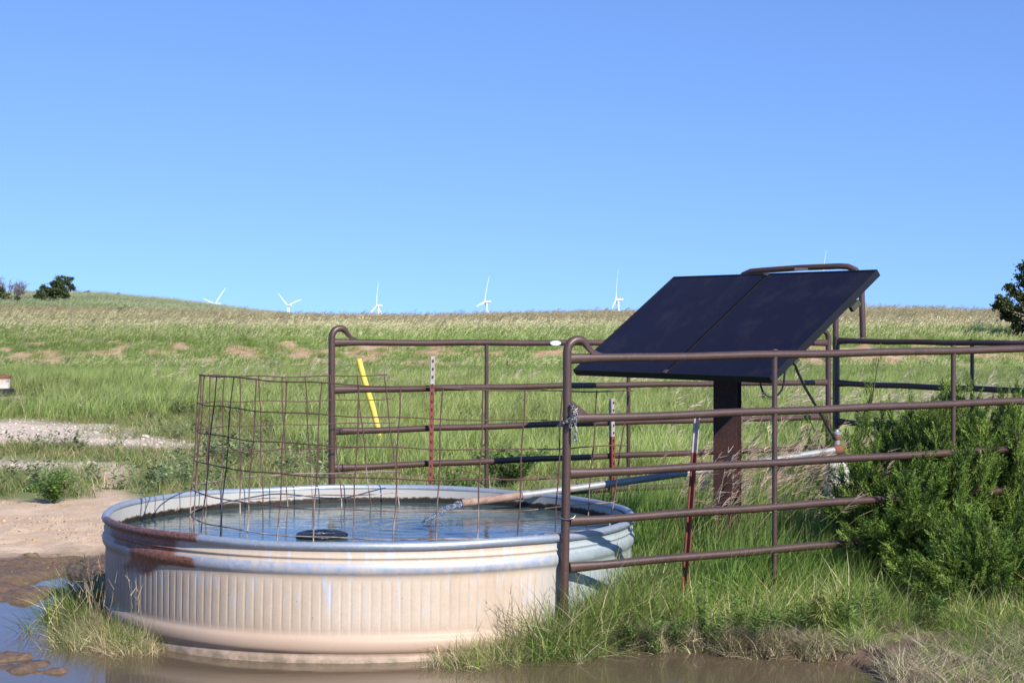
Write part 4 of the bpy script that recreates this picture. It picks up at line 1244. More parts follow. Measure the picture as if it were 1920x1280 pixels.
# chain on the near post
def make_chain():
    Yc = 9.19
    root = empty('chain', P(1063, 790, Yc))
    tag(root, 'steel chain knotted round the near fence post', 'chain')
    mb = MB()
    k = 14
    ring = []
    for i in range(k + 1):
        t = 2 * math.pi * i / k
        x, y = math.cos(t) * 0.0075, math.sin(t) * 0.0075
        ring.append(Vector((x, 0, y + (0.009 if y > 0 else -0.009))))
    mb.tube(ring, 0.0030, 7, caps=False)
    me = bpy.data.meshes.new('link')
    me.from_pydata([tuple(v) for v in mb.v], [], mb.f)
    me.polygons.foreach_set('use_smooth', np.ones(len(me.polygons), dtype=bool))
    me.materials.append(M['chain'])
    path1 = [P(1048, 797, 9.22), P(1053, 795, 9.19), P(1059, 791, 9.185), P(1065, 788, 9.178), P(1071, 783, 9.175), P(1075, 778, 9.17), P(1077, 773, 9.17), P(1076, 768, 9.175), P(1073, 763, 9.18), P(1071, 759, 9.19)]
    path2 = [P(1078, 775, 9.165), P(1081, 780, 9.165), P(1081, 786, 9.168), P(1079, 792, 9.17), P(1079, 798, 9.17), P(1080, 803, 9.17), P(1079, 809, 9.17), P(1079, 815, 9.17), P(1079, 821, 9.17)]
    path3 = [P(1074, 786, 9.165), P(1072, 791, 9.165), P(1070, 796, 9.17), P(1074, 775, 9.165), P(1080, 770, 9.17)]
    i = 0
    for path in (path1, path2, path3):
        for j in range(len(path) - (0 if path is path2 else 0)):
            p = path[j]
            q = path[min(j + 1, len(path) - 1)]; o_ = path[max(j - 1, 0)]
            d = (q - o_).normalized()
            o = bpy.data.objects.new('link', me); COL.objects.link(o); o.parent = root
            rot = d.to_track_quat('Z', 'Y').to_matrix().to_4x4() @ Matrix.Rotation(R(90 * (i % 2) + 30), 4, 'Z')
            o.matrix_local = Matrix.Translation(p - root.location) @ rot
            i += 1
make_chain()

def make_wire_tie():
    Yc = 9.2
    pts = [P(1046, 966, 9.25), P(1050, 970, 9.2), P(1058, 973, 9.19), P(1068, 973, 9.185), P(1076, 970, 9.19), P(1079, 966, 9.2), P(1076, 964, 9.23)]
    o = MB().tube(pts, 0.003, 6).build('wire_tie', M['chain'])
    tag(o, 'loop of grey tie wire round the near fence post low down', 'wire')
make_wire_tie()

# ------------------------------------------------------------------ T posts and the yellow marker
def t_post(label, top, base, w, face, white_frac):
    """steel T section from base to top; face: angle of the flange normal"""
    root = empty('t_post', base)
    tag(root, label, 'fence post', 'steel T posts')
    d = (base - top); L = d.length
    ax = (top - base).normalized()
    n = Vector((math.cos(face), math.sin(face), 0)); n = (n - ax * n.dot(ax)).normalized()
    s = ax.cross(n)
    def sect(mb, t0, t1, grow=0.0):
        a, b = base + ax * t0, base + ax * t1
        hw, th = w / 2 + grow, 0.004 + grow
        mb.hexa([a - s * hw, a + s * hw, b + s * hw, b - s * hw], -n * (th * 1.5))
        mb.hexa([a - s * th * 0.8 - n * th, a + s * th * 0.8 - n * th, b + s * th * 0.8 - n * th, b - s * th * 0.8 - n * th], -n * (w * 0.85))
    cut = L * (1 - white_frac)
    mb = MB(); sect(mb, -0.15, cut); mb.build('shaft', M['red_post'], root, smooth=False)
    mb = MB(); sect(mb, cut, L); mb.build('painted_top', M['white_post'], root, smooth=False)
    mb = MB()
    k = int(L / 0.055)
    for i in range(k):
        t = 0.06 + i * (L - 0.09) / (k - 1)
        c = base + ax * t + n * 0.004
        mb.box(c, (0.010, 0.008, 0.016), Matrix((s, n, ax)).transposed())
    o = mb.build('studs', M['stud'], root, smooth=False); o['kind'] = 'stuff'
    return root
t_post('steel T post with a white top standing behind the tank against the back fence panel', P(812, 668, 12.36), P(804.5, 1055, 12.36), 0.030, R(-72), 0.135)
t_post('steel T post with a flaking white top beyond the right end of the wire cage', P(1149.5, 747, 13.2), P(1151, 1010, 13.2), 0.038, R(-40), 0.27)
t_post('leaning red T post with a whitish top just behind the near fence panel', P(1306, 775, 9.72), P(1277, 1180, 9.72), 0.033, R(118), 0.18)

def make_marker():
    Y = 23.5
    a, b = P(674, 673, Y), P(715, 834, Y)
    root = tag(empty('marker_pipe', b), 'leaning yellow plastic pipe standing in the grass behind the fence', 'marker pipe')
    mb = MB()
    d = (a - b)
    pts = [b + d * t + Vector((0.012 * math.sin(t * 5), 0, 0)) for t in (-0.15, 0.2, 0.4, 0.6, 0.8, 1.0)]
    mb.tube(pts, 0.038, 18, caps=False)
    mb.tube([pts[-1], pts[-2] * 0.2 + pts[-1] * 0.8], 0.032, 18, caps=False)
    mb.build('pipe', M['yellow'], root)
    mb = MB()
    t = (pts[-1] - pts[-2]).normalized()
    u = t.cross(Vector((0, 1, 0))).normalized(); w = t.cross(u)
    V = [pts[-1] + (u * math.cos(k / 18 * 6.2832) + w * math.sin(k / 18 * 6.2832)) * r for r in (0.038, 0.032) for k in range(18)]
    mb.add(V, [(k, (k + 1) % 18, 18 + (k + 1) % 18, 18 + k) for k in range(18)]).build('cut_end', M['yellow'], root, smooth=False)
make_marker()

# ------------------------------------------------------------------ solar array
def make_solar():
    BL = Vector((0.4052, 12.0, 1.3589))
    e = Vector((math.cos(-0.9857), math.sin(-0.9857), 0.0037)).normalized()        # along the lower edge, towards the eye
    W = 1.9585
    s = Vector((-math.sin(-0.9857) * math.cos(0.6352), math.cos(-0.9857) * math.cos(0.6352), math.sin(0.6352))) * 1.0677    # up the slope
    n = e.cross(s).normalized()
    if n.z < 0: n = -n
    Ls = s.length; sd = s.normalized()
    cen = BL + e * W * 0.5 + s * 0.45
    foot = Vector((cen.x, cen.y, 0.04))
    root = empty('solar_array', foot)
    tag(root, 'two dark thin film solar panels tilted on a rusty steel post inside the pen', 'solar panel')
    hw = W / 2
    for k in (0, 1):
        o = BL + e * (hw * k + 0.0002)
        w = hw - 0.0004
        th = 0.045
        fr = MB()
        b = 0.012
        # four frame bars, mitre-less, butted
        def bar(p, u, lu, v, lv):
            fr.hexa([p, p + u * lu, p + u * lu + v * lv, p + v * lv], -n * th)
        bar(o, e, w, sd, b); bar(o + sd * (Ls - b), e, w, sd, b)
        bar(o + sd * b, e, b, sd, Ls - 2 * b); bar(o + sd * b + e * (w - b), e, b, sd, Ls - 2 * b)
        f = fr.build('panel_frame', M['frame_black'], root, smooth=False)
        gl = MB()
        p = o + sd * b + e * b - n * 0.003
        half = (w - 2 * b) / 2
        # two glass laminates per frame with a hairline joint
        for q in (0, 1):
            c = p + e * (half * q + (0.0015 if q else 0))
            ww = half - 0.0015
            gl2 = MB().hexa([c, c + e * ww, c + e * ww + sd * (Ls - 2 * b), c + sd * (Ls - 2 * b)], -n * 0.006)
            gl2.build('glass', M['solar'], f, smooth=False)
            if q:
                cl = p + e * (half - 0.0015) + n * 0.0006
                MB().hexa([cl, cl + e * 0.003, cl + e * 0.003 + sd * (Ls - 2 * b), cl + sd * (Ls - 2 * b)], n * 0.0006).build('seam_line', M['seam'], f, smooth=False)
        MB().hexa([p - n * 0.007, p + e * (w - 2 * b) - n * 0.007, p + e * (w - 2 * b) + sd * (Ls - 2 * b) - n * 0.007, p + sd * (Ls - 2 * b) - n * 0.007], -n * 0.004).build('back_sheet', M['frame_black'], f, smooth=False)
    p = BL + e * (hw - 0.005) + n * 0.0005
    MB().hexa([p, p + e * 0.010, p + e * 0.010 + sd * Ls, p + sd * Ls], n * 0.003).build('joint_strip', M['joint'], root, smooth=False)
    # cross rails and ribs behind
    for t in (0.22, 0.76):
        p = BL + e * 0.05 + sd * (Ls * t) - n * 0.047
        MB().hexa([p, p + e * (W - 0.1), p + e * (W - 0.1) + sd * 0.045, p + sd * 0.045], -n * 0.045).build('cross_rail', M['bracket'], root, smooth=False)
    for x in (0.42, 0.62):
        p = BL + e * (W * x) + sd * (Ls * 0.12) - n * 0.094
        MB().hexa([p, p + e * 0.05, p + e * 0.05 + sd * (Ls * 0.76), p + sd * (Ls * 0.76)], -n * 0.05).build('rib', M['rust_beam'], root, smooth=False)
    # bracket end that shows beyond the right edge
    p = BL + e * (W - 0.012) + sd * (Ls * 0.70) - n * 0.047
    MB().hexa([p, p + e * 0.03, p + e * 0.03 + sd * 0.075, p + sd * 0.075], -n * 0.035).build('bracket', M['bracket'], root, smooth=False)
    # clamps at the middle joint
    for t in (0.0, 1.0):
        p = BL + e * (hw - 0.016) + sd * (Ls * t - (0.0 if t == 0 else 0.03)) + n * 0.002
        MB().hexa([p, p + e * 0.032, p + e * 0.032 + sd * 0.03, p + sd * 0.03], n * 0.006).build('clamp', M['weld'], root, smooth=False)
    # H-section post
    yaw = math.atan2(e.y, e.x) + R(38)
    u = Vector((math.cos(yaw), math.sin(yaw), 0)); v = Vector((-u.y, u.x, 0))
    pc_ = PX(1364, 0, 11.42)
    def col(off, su, sv, z0, z1, nm, mt):
        c = pc_ + off
        MB().box(Vector((c.x, c.y, (z0 + z1) / 2)), (su, sv, z1 - z0), Matrix.Rotation(yaw, 3, 'Z')).build(nm, mt, root, smooth=False)
    col(-v * 0.07, 0.15, 0.012, -0.2, 1.50, 'flange', M['rust_beam'])
    col(v * 0.07, 0.15, 0.012, -0.2, 1.50, 'flange', M['rust_beam'])
    col(Vector((0, 0, 0)), 0.012, 0.126, -0.2, 1.50, 'web', M['rust_beam'])
    col(Vector((0, 0, 0)), 0.26, 0.26, 1.502, 1.515, 'cap_plate', M['rust_beam'])
    top = Vector((pc_.x, pc_.y, 1.52))
    MB().tube([top, cen - n * 0.13], 0.045, 14).build('mount_stub', M['rust_beam'], root)
    # cable loop under the lower right corner
    pts = [P(1426, 712, 10.6), P(1426, 722, 10.6), P(1430, 733, 10.6), P(1438, 741, 10.6), P(1448, 744, 10.6), P(1458, 741, 10.62), P(1466, 731, 10.65), P(1470, 716, 10.7), P(1471, 700, 10.75), P(1474, 688, 10.8), P(1482, 676, 10.9)]
    MB().tube(pts, 0.0065, 8).build('cable_loop', M['black_rubber'], root)
make_solar()

def make_cable():
    pts = [P(1484, 668, 11.0), P(1489, 680, 11.1), P(1496, 698, 11.3), P(1507, 722, 11.55), P(1520, 744, 11.8), P(1536, 772, 12.1), P(1552, 802, 12.35), P(1562, 818, 12.45), P(1567, 824, 12.48)]
    o = MB().tube(pts, [0.008, 0.009, 0.0095, 0.0095, 0.0095, 0.009, 0.007, 0.006, 0.006], 8).build('power_cable', M['black_rubber'])
    tag(o, 'black power cable slanting from the solar panels down to the wellhead', 'cable')
make_cable()

# ------------------------------------------------------------------ wellhead, discharge pipe, falling water
def make_well():
    Y = 12.5
    b = PX(1569, 0.0, Y)
    root = tag(empty('wellhead', b), 'white plastic well casing with a galvanised elbow, half hidden beside the cedar', 'wellhead')
    MB().lathe([(0.085, -0.1), (0.085, 0.70)], b, 28).build('casing', M['pvc'], root)
    MB().lathe([(0.09, 0.66), (0.094, 0.665), (0.094, 0.70), (0.088, 0.716), (0.04, 0.724), (0.0, 0.725)], b, 28).build('cap', M['pvc'], root)
    MB().tube([b + Vector((0, 0, 0.72)), b + Vector((0, 0, 0.80)), b + Vector((0, 0, 0.90))], 0.024, 14).build('riser', M['galv_pipe'], root)
    MB().lathe([(0.03, 0.74), (0.036, 0.745), (0.036, 0.80), (0.03, 0.805)], b, 16).build('tee', M['galv_pipe'], root)
    MB().lathe([(0.026, 0.86), (0.032, 0.863), (0.032, 0.885), (0.026, 0.888)], b, 12).build('coupling', M['tub_rim'], root)
    MB().lathe([(0.026, 0.893), (0.030, 0.896), (0.030, 0.91), (0.018, 0.916), (0.012, 0.93)], b, 12).build('cable_gland', M['galv_pipe'], root)
make_well()

WELL = PX(1572, 0.795, 12.45)
END = P(865, 943, 11.15)
def make_pipe():
    d = (END - WELL)
    root = tag(empty('discharge_pipe', WELL), 'grey galvanised pipe running from the wellhead over the tank rim', 'pipe')
    k1 = 0.80
    pts = [WELL + d * t + Vector((0, 0, -0.012 * math.sin(math.pi * t))) for t in np.linspace(0, 1, 14)]
    MB().tube(pts[:12], 0.0235, 16).build('pipe', M['galv_pipe'], root)
    rusty = worn('scaled pipe end', (0.36, 0.25, 0.19), (0.2, 0.11, 0.08), (0.5, 0.44, 0.4), 14, 0.8, 0.1, 0.4, 0.6, 0.5)
    MB().tube(pts[11:], [0.0242, 0.0245, 0.025], 16, caps=False).build('spout', rusty, root)
    dd = d.normalized()
    MB().tube([pts[-1] - dd * 0.03, pts[-1] + dd * 0.004], [0.021, 0.021], 14).build('mouth', M['black_rubber'], root)  # black plug, painting the darkness inside the hollow pipe end
    c = pts[11]
    MB().tube([c - dd * 0.03, c - dd * 0.028, c + dd * 0.028, c + dd * 0.03], [0.024, 0.030, 0.030, 0.024], 14).build('coupling', M['galv_pipe'], root)
    j = pts[0]
    MB().tube([j - dd * 0.05, j - dd * 0.04, j + dd * 0.03, j + dd * 0.04], [0.026, 0.034, 0.034, 0.026], 14).build('elbow', M['tub_rim'], root)
make_pipe()

def make_stream():
    a = END + Vector((-0.005, -0.002, -0.004))
    b = P(792, 985, 10.62); b.z = 0.498
    V = []
    pts, rs, fl = [], [], []
    for i in range(22):
        t = i / 21
        p = a.lerp(b, t)
        # leaves the pipe level, then drops
        zz = a.z + (b.z - a.z) * (t ** 1.9)
        pts.append(Vector((p.x + 0.003 * math.sin(i * 2.2), p.y, zz + 0.003 * math.sin(i * 1.1))))
        rs.append(0.019 * (1 - 0.5 * t) * (1 + 0.16 * math.sin(i * 1.3) * t))
        fl.append((1.0, 1 + 0.25 * math.sin(i * 1.4)))
    mb = MB().tube(pts, rs, 12, flat=fl)
    for k in range(26):
        t = random.uniform(0.3, 1.0)
        i = min(20, int(t * 21))
        c = pts[i] + Vector((random.gauss(0, 0.016), random.gauss(0, 0.016), random.gauss(0, 0.014)))
        r = random.uniform(0.0015, 0.004)
        mb.tube([c - Vector((0, 0, r)), c, c + Vector((0, 0, r))], [r * 0.4, r, r * 0.4], 6)
    o = mb.build('water_stream', M['stream'])
    tag(o, 'clear water pouring from the pipe mouth into the tank', 'water jet')
make_stream()

# ------------------------------------------------------------------ cedar bushes
def spray_arrays(rng, size):
    """one flat feathery cedar branchlet pointing along +x, returned as triangle soup"""
    quads = []
    def twig(p, d, L, w):
        sd = np.cross(d, rng.normal(size=3)); sd /= np.linalg.norm(sd) + 1e-9
        quads.append((p - sd * w, p + sd * w, p + d * L))
    n = 15
    for i in range(n):
        t = i / n
        p = np.array([size * t, 0.0, 0.06 * size * math.sin(3 * t)])
        for sg in (-1, 1):
            a = rng.uniform(0.45, 0.85)
            d = np.array([math.cos(a), sg * math.sin(a), rng.normal(0, 0.25)]); d /= np.linalg.norm(d)
            L = size * 0.42 * (1 - t * 0.7) * rng.uniform(0.7, 1.2)
            twig(p, d, L, 0.0030 * size / 0.16)
            for q in (0.25, 0.5, 0.75):
                dd = d + rng.normal(0, 0.45, 3); dd /= np.linalg.norm(dd)
                twig(p + d * L * q, dd, L * 0.45, 0.0024 * size / 0.16)
    twig(np.zeros(3), np.array([1.0, 0, 0]), size * 1.08, 0.004 * size / 0.16)
    return np.array(quads)        # (k,3,3)

def frames(D, rng):
    D = D / np.linalg.norm(D, axis=1, keepdims=True)
    up = np.where(np.abs(D[:, 2:3]) < 0.9, [[0, 0, 1.0]], [[1.0, 0, 0]])
    S = np.cross(up, D); S /= np.linalg.norm(S, axis=1, keepdims=True)
    U = np.cross(D, S)
    a = rng.uniform(-0.9, 0.9, len(D))[:, None]
    S2 = S * np.cos(a) + U * np.sin(a); U2 = np.cross(D, S2)
    return np.stack([D, S2, U2], 2)      # columns

def cedar(label, base, tips, size, per, cols, seed, group=None, trunk_r=0.04):
    """base point, list of plume tips; feathery sprays along every limb"""
    rng = np.random.default_rng(seed)
    root = tag(empty('cedar_bush', base), label, 'bush', group)
    lib = [spray_arrays(rng, size) for _ in range(6)]
    mbt = MB()
    pos, dirs, cc = [], [], []
    for tip in tips:
        st = base + Vector((0, 0, 0.1 + 0.35 * rng.uniform() * max(0.2, tip.z - base.z)))
        mid = st.lerp(tip, 0.5) + Vector((0, 0, -0.06 + 0.02 * rng.normal()))
        pts = []
        for k in range(9):
            t = k / 8
            pts.append((1 - t) ** 2 * st + 2 * t * (1 - t) * mid + t * t * tip)
        mbt.tube(pts, [0.012 * (1 - 0.85 * k / 8) + 0.0015 for k in range(9)], 5)
        shade = rng.uniform(0.8, 1.2)
        for k in range(per):
            t = 0.28 + 0.72 * (k + rng.uniform()) / per
            i = min(7, int(t * 8)); f = t * 8 - i
            p = pts[i].lerp(pts[i + 1], f)
            d = (pts[i + 1] - pts[i]).normalized()
            off = rng.normal(0, 1, 3); off[2] = abs(off[2]) * 0.6
            w = 0.75 * (1 - t) + 0.5
            dv = np.array(d) * (0.7 + t) + off * w + np.array([0.10, 0, 0.28])
            pos.append(np.array(p) + rng.normal(0, 0.018, 3)); dirs.append(dv); cc.append(shade * rng.uniform(0.85, 1.15))
    pos, dirs, cc = np.array(pos), np.array(dirs), np.array(cc)
    Fm = frames(dirs, rng)
    V, C = [], []
    which = rng.integers(0, len(lib), len(pos))
    for w in range(len(lib)):
        k = np.where(which == w)[0]
        if not len(k): continue
        tri = lib[w].reshape(-1, 3)
        sc = rng.uniform(0.7, 1.25, len(k))[:, None, None]
        pts = np.einsum('nij,kj->nki', Fm[k], tri) * sc + pos[k][:, None, :]
        base_c = np.array(cols)[rng.integers(0, len(cols), len(k))] * cc[k][:, None]
        V.append(pts.reshape(-1, 3)); C.append(np.repeat(base_c, len(tri), 0))
    V = np.concatenate(V); C = np.concatenate(C)
    fl = V[:, 2] > 0.03
    T = np.arange(len(V)).reshape(-1, 3)
    T = T[fl[T].all(1)]
    me = big_mesh('foliage', V, [T], False, {'col': ('FLOAT_COLOR', C)})
    link('foliage', me, root, M['cedar'])
    mbt.tube([base - Vector((0, 0, 0.1)), base + Vector((0, 0, 0.3)), base + Vector((0.02, 0, 0.6))], [trunk_r, trunk_r * 0.8, trunk_r * 0.3], 8)
    mbt.build('stems', M['bark'], root)
    return root

def dome_tips(c, rx, ry, rz, n, seed, low=-0.1, jit=0.16, spread_up=0.25):
    rng = np.random.default_rng(seed)
    out = []
    while len(out) < n:
        v = rng.normal(size=3); v /= np.linalg.norm(v)
        if v[2] < low: continue
        k = rng.uniform(1 - jit, 1 + jit) * (1 if rng.uniform() > 0.25 else 0.7)
        out.append(Vector((c[0] + v[0] * rx * k, c[1] + v[1] * ry * k, max(0.12, c[2] + v[2] * rz * k))))
    return out

CG = [(0.07, 0.125, 0.022), (0.115, 0.185, 0.03), (0.155, 0.235, 0.04), (0.205, 0.28, 0.055)]
def fan(tips, n, j, seed):
    rng = np.random.default_rng(seed)
    return [t + Vector((rng.normal(0, j), rng.normal(0, j), -abs(rng.normal(0, j * 1.3)))) for t in tips for _ in range(n)] + list(tips)
c1 = PX(1735, 0.02, 10.62)
up1 = [P(1790, 750, 11.05), P(1812, 722, 11.05), P(1800, 765, 11.05), P(1700, 770, 11.05), P(1716, 790, 11.05), P(1760, 775, 11.05), P(1650, 840, 11.05), P(1670, 815, 11.05), P(1740, 790, 11.05), P(1830, 770, 11.05), P(1620, 870, 10.4)]
lf1 = [P(1655, 905, 10.3), P(1590, 990, 10.2), P(1600, 940, 10.25), P(1575, 960, 10.3), P(1625, 1010, 10.1)]
fr1 = [P(1680, 965, 9.95), P(1720, 930, 9.95), P(1655, 1020, 9.9), P(1700, 1000, 9.9), P(1745, 985, 9.95), P(1695, 905, 10.0), P(1755, 890, 10.0), P(1800, 860, 10.1), P(1650, 980, 9.95)]
cedar('dense green cedar bush growing through the near fence panel, left of the bigger one', c1, dome_tips((c1.x, c1.y, 0.50), 0.55, 0.5, 0.55, 120, 1) + fan(up1, 3, 0.09, 5) + fan(lf1, 2, 0.07, 6) + fan(fr1, 2, 0.06, 9), 0.15, 16, CG, 11, 'cedar bushes along the pen')
c2 = PX(1925, 0.02, 10.75)
up2 = [P(1905, 770, 11.05), P(1880, 790, 11.05), P(1860, 830, 11.05), P(1915, 750, 11.05), P(1940, 730, 11.05), P(1830, 880, 11.05), P(1890, 830, 11.05)]
cedar('biggest cedar bush, at the right end of the near fence panel', c2, dome_tips((c2.x, c2.y, 0.5), 0.55, 0.5, 0.66, 120, 2) + fan(up2, 3, 0.09, 7), 0.15, 16, CG[1:] + [(0.22, 0.285, 0.06)], 12, 'cedar bushes along the pen')
c3 = PX(1590, 0.03, 13.4)
cedar('small sparse cedar behind the wellhead and the fence posts', c3, dome_tips((c3.x, c3.y, 0.45), 0.36, 0.3, 0.36, 34, 3) + [P(1648, 672, 13.4), P(1636, 720, 13.3), P(1622, 770, 13.4), P(1520, 790, 13.3), P(1510, 800, 13.2), P(1545, 785, 13.2), P(1620, 790, 13.2)], 0.12, 10, CG, 13, 'cedar bushes along the pen', 0.025)
c4 = PX(1850, 0.02, 9.75)
cedar('low cedar spreading in front of the near fence panel at the right edge', c4, dome_tips((c4.x, c4.y, 0.22), 0.55, 0.32, 0.36, 70, 4, 0.0), 0.14, 16, CG, 14, 'cedar bushes along the pen', 0.025)

# ------------------------------------------------------------------ broadleaf weeds and shrubs
def leafy(name, label, cat, base, h, r, stems, leaves, lsize, cols, seed, group=None, narrow=0.28, up=0.4, bark='bark', lowest=0.15):
    rng = np.random.default_rng(seed)
    root = tag(empty(name, base), label, cat, group)
    mb = MB()
    V, T, C = [], [], []
    for s in range(stems):
        a = rng.uniform(0, 6.283); k = math.sqrt(rng.uniform(0, 1))
        tip = base + Vector((r * k * math.cos(a), r * k * math.sin(a), h * rng.uniform(0.6, 1.0) * (1 - 0.35 * k)))
        mid = base.lerp(tip, 0.5) + Vector((0, 0, 0.08 * h))
        pts = [(1 - t) ** 2 * base + 2 * t * (1 - t) * mid + t * t * tip for t in (0, 0.25, 0.5, 0.75, 1)]
        rr = max(0.0015, 0.008 * h)
        mb.tube(pts, [rr, rr * .8, rr * .6, rr * .4, rr * .25], 5)
        for l in range(leaves):
            t = lowest + (1 - lowest) * rng.uniform() 
            i = min(3, int(t * 4)); p = np.array(pts[i].lerp(pts[i + 1], t * 4 - i)) + rng.normal(0, 0.012 * h + lsize * 0.2, 3)
            b = rng.uniform(0, 6.283)
            q = np.array([math.cos(b), math.sin(b), rng.normal(up, 0.4)]); q /= np.linalg.norm(q)
            sd = np.cross(q, [0, 0, 1.0]) + rng.normal(0, 0.3, 3); sd /= np.linalg.norm(sd)
            L = lsize * rng.uniform(0.6, 1.25); w = L * narrow * 0.5
            o = len(V)
            V += [p, p + q * L * .5 + sd * w, p + q * L + np.array([0, 0, -0.1 * L]), p + q * L * .5 - sd * w]
            C += [np.array(cols[rng.integers(len(cols))]) * rng.uniform(0.75, 1.2)] * 4
            T += [(o, o + 1, o + 2), (o, o + 2, o + 3)]
    link('leaves', big_mesh('leaves', np.array(V), [np.array(T)], False, {'col': ('FLOAT_COLOR', np.array(C))}), root, M['leaf'])
    mb.build('stems', M[bark], root)
    return root

def on_ground(px, py):
    Y = F * (CH - 0.055) / (py - HOR)
    X = (px - 960) * Y / F
    return Vector((X, Y, gz(X, Y)))

WEED = [(0.13, 0.225, 0.045), (0.17, 0.265, 0.06), (0.11, 0.19, 0.042)]
leafy('weed_bush', 'bright green bushy weed beside the dirt track left of the tank', 'weed', on_ground(102, 944), 0.36, 0.24, 26, 46, 0.05, WEED, 21, narrow=0.35)
leafy('leafy_shrub', 'green leafy shrub in the field grass behind the back fence panel', 'shrub', PX(955, 0.03, 17.5), 0.62, 0.5, 34, 60, 0.06, WEED, 22, narrow=0.3)
leafy('leafy_shrub', 'smaller leafy shrub behind the rim of the tank, left of the fence upright', 'shrub', PX(855, 0.03, 16.5), 0.42, 0.34, 24, 46, 0.05, WEED, 23, narrow=0.3)
leafy('leafy_shrub', 'dark low shrub in the tall grass on the left skyline slope', 'shrub', Vector(((222 - 960) * 105 / F, 105, gz((222 - 960) * 105 / F, 105))), 0.75, 1.0, 40, 40, 0.12, [(0.06, 0.09, 0.025), (0.085, 0.12, 0.035)], 24)
k = 0
ORD = ['leftmost', 'second from left', 'third from left', 'fourth from left', 'fifth from left', 'sixth from left', 'seventh from left', 'eighth from left', 'ninth from left', 'tenth from left', 'eleventh from left', 'second from right', 'rightmost']
for px, Y, h in sorted(((1228, 9.05, .27), (1262, 9.12, .30), (1322, 9.16, .34), (1338, 9.06, .30), (1415, 9.0, .30), (1446, 9.14, .27), (1390, 9.2, .28), (1560, 9.2, .32), (1592, 9.15, .30), (1505, 9.1, .22), (1178, 9.12, .22), (1640, 9.3, .3), (1752, 9.25, .28))):
    x = (px - 960) * Y / F
    leafy('leafy_weed', ORD[k] + ' of the upright green weeds before the near fence panel', 'weed', Vector((x, Y, gz(x, Y))), h, 0.07, 5, 34, 0.05, WEED, 30 + k, 'upright weeds before the near fence panel', 0.16, 0.55)
    k += 1
xw = (1546 - 960) * 9.1 / F
leafy('yellowing_weed', 'wilting yellow-green weed drooping at the fence edge near the cedar', 'weed', Vector((xw, 9.1, gz(xw, 9.1))), 0.36, 0.05, 5, 80, 0.05, [(0.26, 0.29, 0.07), (0.22, 0.28, 0.06), (0.30, 0.27, 0.10)], 47, None, 0.12, -0.7, lowest=0.5)
leafy('leafy_weed', 'single upright milkweed in the short grass behind the tank', 'weed', PX(946, 0.05, 14.6), 0.26, 0.06, 3, 22, 0.07, WEED, 48, None, 0.3, 0.6)

# ------------------------------------------------------------------ trees on the skyline
def tree(name, label, base, blobs, leaf, nleaf, cols, seed, trunk, cat='tree', mat_bark='bark'):
    """blobs: crown lobes (offset, radius); leaves fill them unevenly, limbs reach each lobe"""
    rng = np.random.default_rng(seed)
    root = tag(empty(name, base), label, cat)
    mb = MB()
    h = trunk[1]
    mb.tube([base - Vector((0, 0, 0.4)), base + Vector((0.02, 0, h * 0.5)), base + Vector((0.05, 0, h))], [trunk[0], trunk[0] * .8, trunk[0] * .55], 8)
    V, T, C = [], [], []
    for (ox, oy, oz, r) in blobs:
        c = base + Vector((ox, oy, oz))
        st = base + Vector((0.05, 0, h * 0.9))
        mid = st.lerp(c, 0.5) + Vector((0, 0, -0.1 * r))
        mb.tube([st, mid, c], [trunk[0] * .45, trunk[0] * .28, trunk[0] * .08], 6)
        k = max(6, int(10 * r))
        for s in range(k):
            v = rng.normal(size=3); v /= np.linalg.norm(v)
            cc = np.array(c) + v * r * rng.uniform(0.35, 1.0) ** 0.5
            mb.tube([c, Vector(cc)], [trunk[0] * .08, trunk[0] * .03], 4)
            tone = rng.uniform(0.7, 1.25)
            for l in range(int(nleaf * r)):
                p = cc + rng.normal(0, 0.26 * r, 3) * np.array([1, 1, 0.6])
                q = rng.normal(size=3); q /= np.linalg.norm(q)
                sd = np.cross(q, rng.normal(size=3)); sd /= np.linalg.norm(sd)
                L = leaf * rng.uniform(0.6, 1.3)
                o = len(V)
                V += [p, p + q * L * .5 + sd * L * .3, p + q * L, p + q * L * .5 - sd * L * .3]
                C += [np.array(cols[rng.integers(len(cols))]) * tone] * 4
                T += [(o, o + 1, o + 2), (o, o + 2, o + 3)]
    link('crown', big_mesh('crown', np.array(V), [np.array(T)], False, {'col': ('FLOAT_COLOR', np.array(C))}), root, M['leaf'])
    mb.build('trunk', M[mat_bark], root)
    return root

OAK = [(0.045, 0.065, 0.022), (0.06, 0.085, 0.028), (0.08, 0.095, 0.03)]
def ground_at(px, Y):
    x = (px - 960) * Y / F
    return Vector((x, Y, gz(x, Y)))
